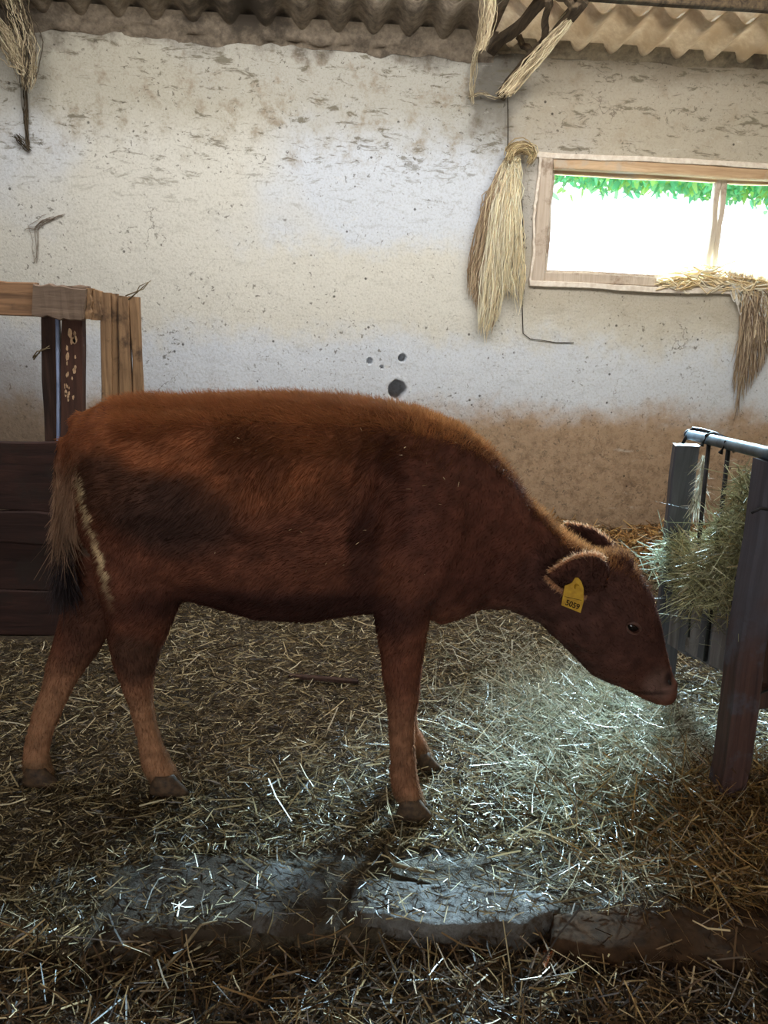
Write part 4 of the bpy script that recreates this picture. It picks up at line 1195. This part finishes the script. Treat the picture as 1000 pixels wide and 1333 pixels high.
def build_twine():
    Y = WY - .05
    # the hank: many strings falling from the knot, brown ones on the left, cream on the right
    root = empty('twine_hank', at(672, 200, Y), 'hank of cream baler twine hanging on the wall left of the window', 'twine')
    for nm, cnt, xa, xb, ya, yb, cols, dy, lab in (
            ('cream_twine', 380, 622, 681, 370, 432, [(252, 244, 218), (244, 232, 198), (232, 216, 180)], -.02, None),
            ('brown_twine', 280, 603, 642, 330, 385, [(196, 172, 140), (178, 152, 122), (214, 192, 160)], .005, 'darker brown strings at the back of the hank')):
        paths, rads, cs = [], [], []
        for k in range(cnt):
            f = RNG.random(); m = 12
            ex = xa + (xb - xa) * f; ey = ya + (yb - ya) * (1 - abs(2 * f - .9)) * RNG.uniform(.55, 1.05) + RNG.uniform(-10, 10)
            if nm == 'cream_twine': ey = np.interp(f, [0, .2, .45, .6, 1], [428, 436, 412, 372, 405]) + RNG.normal(0, 8) - RNG.random() ** 3 * 170
            else: ey = np.interp(f, [0, .4, 1], [376, 398, 428]) + RNG.normal(0, 6) - RNG.random() ** 3 * 120
            s = np.linspace(0, 1, m); g = s ** .62
            top = (664 + 10 * f + RNG.normal(0, 2), 208 + RNG.normal(0, 4))
            scale = (ey - 208) / 210
            px = top[0] + (ex - top[0]) * g * max(.2, scale) ** .35; py = top[1] + (ey - top[1]) * s
            P = np.array([at(a, b, Y + dy - .03 * math.sin(math.pi * min(1, q * 1.1)) + RNG.normal(0, .004)) for a, b, q in zip(px, py, s)])
            P += wig(m, .05) * (.3 + .7 * s[:, None]); P[:, 1] = np.minimum(P[:, 1], WY - .014)
            paths.append(P); rads.append(RNG.uniform(.0022, .0036)); cs.append(lin(*cols[RNG.integers(3)]) * RNG.uniform(.8, 1.15))
        o = strands(nm, paths, rads, cs, M_TWINE, 4, root); o['kind'] = 'stuff'
        if lab: o['label'] = lab
    # knotted head of the hank, folded over to the right
    mb = MB(); c = [at(*p, Y - .03) for p in ((661, 208), (664, 199), (671, 193), (681, 191), (690, 195), (693, 203), (688, 212))]
    mb.tube(c, [.024, .034, .036, .034, .028, .022, .012], 12)
    kn = mb.build('knot', M_KNOT, root)
    paths = []
    for k in range(60):
        o_ = RNG.normal(0, 1, 3) * (.012, .012, .012)
        P = np.array(c) + o_ + wig(7, .012); P[:, 1] -= .018; paths.append(P)
    o = strands('knot_strings', paths, [.0028] * 60, [lin(*random.choice([(232, 214, 168), (190, 166, 124), (150, 130, 100)])) for _ in paths], M_TWINE, 4, root); o['kind'] = 'stuff'
    MB().tube([at(661, 128, WY - .02), at(661.5, 165, WY - .025), at(661, 205, WY - .03)], .0035, 6).build('hanging_wire', M_WIRE, root)
    adopt(root)
    # thin wire running down beside the window
    mb = MB(); mb.tube([at(a, b, WY - .008) for a, b in ((678, 215), (681, 300), (683, 372), (680, 400), (681, 434), (690, 441), (706, 443), (724, 446), (747, 446))], .0028, 6)
    tagit(mb.build('wall_wire', M_WIRE), 'thin dark wire running down the wall below the twine hank', 'wire')
    # tangle of twine on the window sill
    paths, rads, cs = [], [], []
    for k in range(190):
        f = RNG.random(); cx = 862 + 150 * f; h = np.interp(cx, [862, 905, 935, 960, 1000], [4, 30, 34, 20, 10])
        m = 9; L = RNG.uniform(14, 46); a0 = RNG.uniform(-.9, .9) + (math.pi if RNG.random() < .5 else 0)
        s = np.linspace(-.5, .5, m); bow = RNG.normal(0, 9)
        px = cx + np.cos(a0) * L * s; py = 374 + .03 * (cx - 870) - RNG.random() * h + np.sin(a0) * L * s * .6 + bow * (s * s * 4 - .5) * .5
        py = np.minimum(py, 380 + .06 * (cx - 870))
        Yv = WY - .03 + RNG.normal(0, .018)
        paths.append(np.array([at(a, b, min(Yv, WY - .0)) for a, b in zip(px, py)]) + wig(m, .006)); rads.append(RNG.uniform(.0035, .0065)); cs.append(lin(*random.choice([(246, 228, 190), (228, 202, 156), (250, 242, 222)])))
    for k in range(70):                                             # loops hanging over the edge at the right
        x0 = RNG.uniform(948, 1010); dep = RNG.uniform(14, 60) if x0 < 975 else RNG.uniform(20, 90)
        m = 11; s = np.linspace(0, 1, m); wd = RNG.uniform(6, 22)
        px = x0 + wd * s; py = 352 + .45 * (x0 - 948) * .5 + dep * np.sin(np.pi * s)
        paths.append(np.array([at(a, b, WY - .045 + .02 * RNG.random()) for a, b in zip(px, py)]) + wig(m, .008)); rads.append(RNG.uniform(.003, .0055)); cs.append(lin(*random.choice([(240, 224, 194), (226, 220, 212), (210, 184, 146)])))
    o = strands('twine_tangle', paths, rads, cs, M_TWINE, 5)
    tagit(o, 'tangle of cream baler twine lying on the window sill', 'twine')
    # dusty brown strands hanging below it
    paths, rads, cs = [], [], []
    for k in range(230):
        f = RNG.random(); m = 10; s = np.linspace(0, 1, m)
        x0 = 968 + 26 * RNG.random(); x1 = 952 + 62 * f ** .8; y1 = np.interp(f, [0, .2, .6, 1], [560, 520, 480, 440]) - RNG.random() ** 2 * 90
        px = x0 + (x1 - x0) * s ** .8; py = 372 + (y1 - 372) * s
        P = np.array([at(a, b, WY - .035) for a, b in zip(px, py)]) + wig(m, .016); P[:, 1] = np.clip(P[:, 1], WY - .07, WY - .012)
        paths.append(P); rads.append(RNG.uniform(.0016, .003)); cs.append(lin(*random.choice([(176, 154, 128), (136, 116, 96), (206, 186, 160)])))
    tagit(strands('hanging_fibres', paths, rads, cs, M_TWINE, 4), 'brown dusty fibres hanging down the wall below the sill tangle', 'twine')


M_KNOT = plain('grey_cream_twine_knot', (176, 156, 116), (120, 104, 80), 0.9, 0.1, 0, 60, 0.6)


def build_cobwebs():
    def web(name, spec, label, cat='cobweb', mat=None):
        paths, rads, cs = [], [], []
        for pts, Y, cnt, spread, rad, cols, wob in spec:
            pts = np.array(pts, float); m = 12
            seg = np.r_[0, np.cumsum(np.hypot(*np.diff(pts, axis=0).T))]; seg /= seg[-1]; s = np.linspace(0, 1, m)
            for k in range(cnt):
                px = np.interp(s, seg, pts[:, 0]) + RNG.normal(0, spread) * (1 - .5 * s); py = np.interp(s, seg, pts[:, 1]) + RNG.normal(0, spread * .6)
                P = np.array([at(a, b, Y) for a, b in zip(px, py)]) + wig(m, wob); P[:, 1] = np.minimum(P[:, 1], WY - .012)
                paths.append(P); rads.append(rad * RNG.uniform(.5, 1.3)); cs.append(lin(*cols[RNG.integers(len(cols))]))
        tagit(strands(name, paths, rads, cs, mat or M_COB, 4), label, cat)
    lt, dk = [(214, 200, 168), (190, 172, 140), (150, 134, 108)], [(82, 72, 58), (104, 90, 72), (66, 58, 48)]
    web('cobweb', [([(-20, 20), (4, 45), (22, 80), (42, 92)], 4.66, 70, 6, .0026, lt, .035), ([(10, -20), (20, 20), (34, 60), (36, 110)], 4.66, 80, 10, .0024, lt + dk, .04),
                   ([(32, 85), (34, 130), (34, 170), (37, 196)], WY - .03, 26, 2.2, .0018, dk, .014), ([(20, 176), (28, 184), (34, 192), (40, 196)], WY - .03, 14, 2.4, .002, dk, .012)], 'dusty straw-laden cobweb hanging in the top left corner of the wall')
    web('cobweb', [([(66, 282), (56, 286), (46, 296), (47, 320), (46, 343)], WY - .02, 6, 2.2, .0014, [(140, 124, 108)], .016), ([(34, 296), (44, 296), (52, 288), (84, 278)], WY - .02, 5, 1.8, .0013, [(140, 124, 108)], .014)],
        'small grey cobweb on the wall above the pen partition')
    web('cobweb', [([(636, -8), (634, 20), (626, 58), (622, 66)], 4.2, 26, 4, .0028, lt, .02), ([(640, -5), (641, 20), (637, 45), (631, 64)], 4.2, 18, 2.5, .0028, lt, .015)],
        'pale ragged cobweb hanging from the roof left of the rafter')
    web('cobweb', [([(628, 40), (616, 80), (613, 120), (616, 135)], WY - .05, 12, 3, .002, lt, .02), ([(614, 126), (628, 120), (646, 128), (660, 124)], WY - .05, 8, 2, .002, lt, .01)],
        'thin pale cobweb strands on the wall under the left end of the rafter')
    web('cobweb', [([(658, 122), (690, 84), (722, 48), (752, 14)], 4.3, 60, 4.5, .0026, lt, .02)], 'dusty cobweb strands clinging along the sloping rafter')


def build_truss():
    # rafter lying under the sheets, from the wall towards the camera, with short sticks behind it
    root = empty('rafter', at(652, 118, WY), 'sooty sloping roof rafter with short braces above the twine hank', 'rafter')
    def b(p0, Y0, p1, Y1, wd, thk, m=M_TRUSS, nm='brace'): timber(nm, at(*p0, Y0), at(*p1, Y1), wd, thk, m, root, side=(.4, .3, 1), rough=.006)
    b((652, 122), WY - .02, (762, -2), 4.2, .055, .06, nm='rafter_beam')
    b((640, 66), WY - .02, (716, -8), 4.2, .05, .05)
    b((674, 48), 4.78, (692, 70), 4.72, .03, .03)
    b((707, 54), 4.5, (714, 0), 4.2, .032, .03)
    b((727, -6), 4.15, (752, 10), 4.16, .03, .03)
    adopt(root)




# ================================================================== OUTSIDE
def build_outside():
    mb = MB(); mb.loft([[(-40, WY + .4, -.25), (40, WY + .4, -.25), (40, 60, -.1), (-40, 60, -.1)], [(-40, WY + .4, -.35), (40, WY + .4, -.35), (40, 60, -.3), (-40, 60, -.3)]])
    tagit(mb.build('outside_ground', M_GRASS, None, False), 'grassy ground outside beyond the window', None, None, 'structure')
    mb = MB(); mb.loft([[(-40, -40, -.25), (40, -40, -.25), (40, RFRONT, -.15), (-40, RFRONT, -.15)], [(-40, -40, -.35), (40, -40, -.35), (40, RFRONT, -.35), (-40, RFRONT, -.35)]])
    tagit(mb.build('yard_ground', M_YARD, None, False), 'pale yard in front of the barn', None, None, 'structure')
    root = empty('tree', (9.6, 12, -.2), 'leafy green tree seen through the top of the window', 'tree')
    MB().tube([(9.6, 12, -.2), (9.5, 12, 1.5), (9.0, 12.1, 3.2), (7.4, 12.1, 4.4), (4.6, 12, 5.0)], [.25, .2, .18, .12, .06], 10).build('trunk', M_BARK, root)
    n = 16000
    x = RNG.uniform(2.2, 9.5, n); y = 12 + RNG.normal(0, .5, n); low = 3.62 - .03 * (x - 2) + .16 * n2(x, y, 1.6, 3, 99)
    z = low + RNG.random(n) ** 1.6 * 2.2
    D = RNG.normal(size=(n, 3)); D[:, 2] -= .6
    o = ribbons(np.stack([x, y, z], 1), D, RNG.uniform(.08, .17, n), RNG.uniform(.05, .09, n), RNG.uniform(0, .3, n), RNG.normal(size=(n, 3)), pick(n, [(176, 226, 186), (136, 212, 178), (200, 230, 150)], (2, 2, 1)), 'foliage', M_LEAF, root, tipw=.3)
    o['kind'] = 'stuff'
    adopt(root)


M_YARD = plain('pale_yard_gravel', (170, 160, 145), (130, 120, 106), 0.95, 0.1, 0, 3)

def build_finds():
    def g(x, y, z=.015):
        p = gr(x, y, 0); p[2] = float(ground_z(p[0:1], p[1:2])[0]) + z; return p
    timber('stick', g(376, 881), g(466, 889), .022, .014, M_DARKV, None, side=(0, 0, 1), rough=.003)['label'] = 'flat dark stick lying on the trampled floor beneath the belly of the calf'
    bpy.data.objects['stick']['category'] = 'stick'
    o = MB().tube([g(506, 1082), g(503, 1104), g(514, 1120), g(536, 1126), g(566, 1132)], [.004, .006, .007, .006, .004], 8).build('twig', M_STEM)
    tagit(o, 'bent pale twig lying behind the gap between the two grey curb slabs', 'twig')
    o = MB().tube([g(182, 1278, .03), g(208, 1246, .035), g(236, 1224, .045), g(262, 1212, .05), g(284, 1207, .05)], [.0025, .0035, .004, .0035, .002], 7).build('straw_stalk', M_STEM)
    tagit(o, 'long curved straw stem arching over the front straw below the left curb slab', 'straw')
    for nm, pts, wd, mat, lab in (('dry_leaf', [(716, 1206), (714, 1224), (712, 1242)], .034, M_RUST, 'curled rust-orange dry leaf at the front edge of the right curb slab'),
                                  ('dry_husk', [(736, 1258), (718, 1272), (708, 1288), (702, 1304)], .026, M_HUSK, 'pale twisted dry husk lying in the dark straw at the front')):
        c = [g(a, b, .035) for a, b in pts]; rings = []
        for i, p in enumerate(c):
            f = i / (len(c) - 1); w_ = wd * (math.sin(math.pi * (.12 + .8 * f))) / 2; u = np.array([math.cos(f), math.sin(f) * .4, .5 * math.sin(2.5 * f)]); u /= np.linalg.norm(u)
            rings.append([p - u * w_, p + np.array([0, .004, -.006]), p + u * w_, p + np.array([0, .001, -.009])])
        tagit(MB().loft(rings).build(nm, mat), lab, 'leaf')


M_RUST = plain('rust_orange_leaf', (176, 104, 60), (120, 66, 38), 0.7, 0.2, 0, 60, 0.2)
M_HUSK = plain('pale_husk', (206, 186, 146), (160, 136, 100), 0.6, 0.3, 0, 60, 0.2)

# ================================================================== BUILD (large first)
build_floor()
build_wall_back()
build_side_walls()
build_roof()
build_window()
build_outside()
build_slabs()
build_calf()
build_pen()
build_manger()
build_truss()
build_straw()
build_hay_pile()
build_finds()
build_twine()
build_cobwebs()
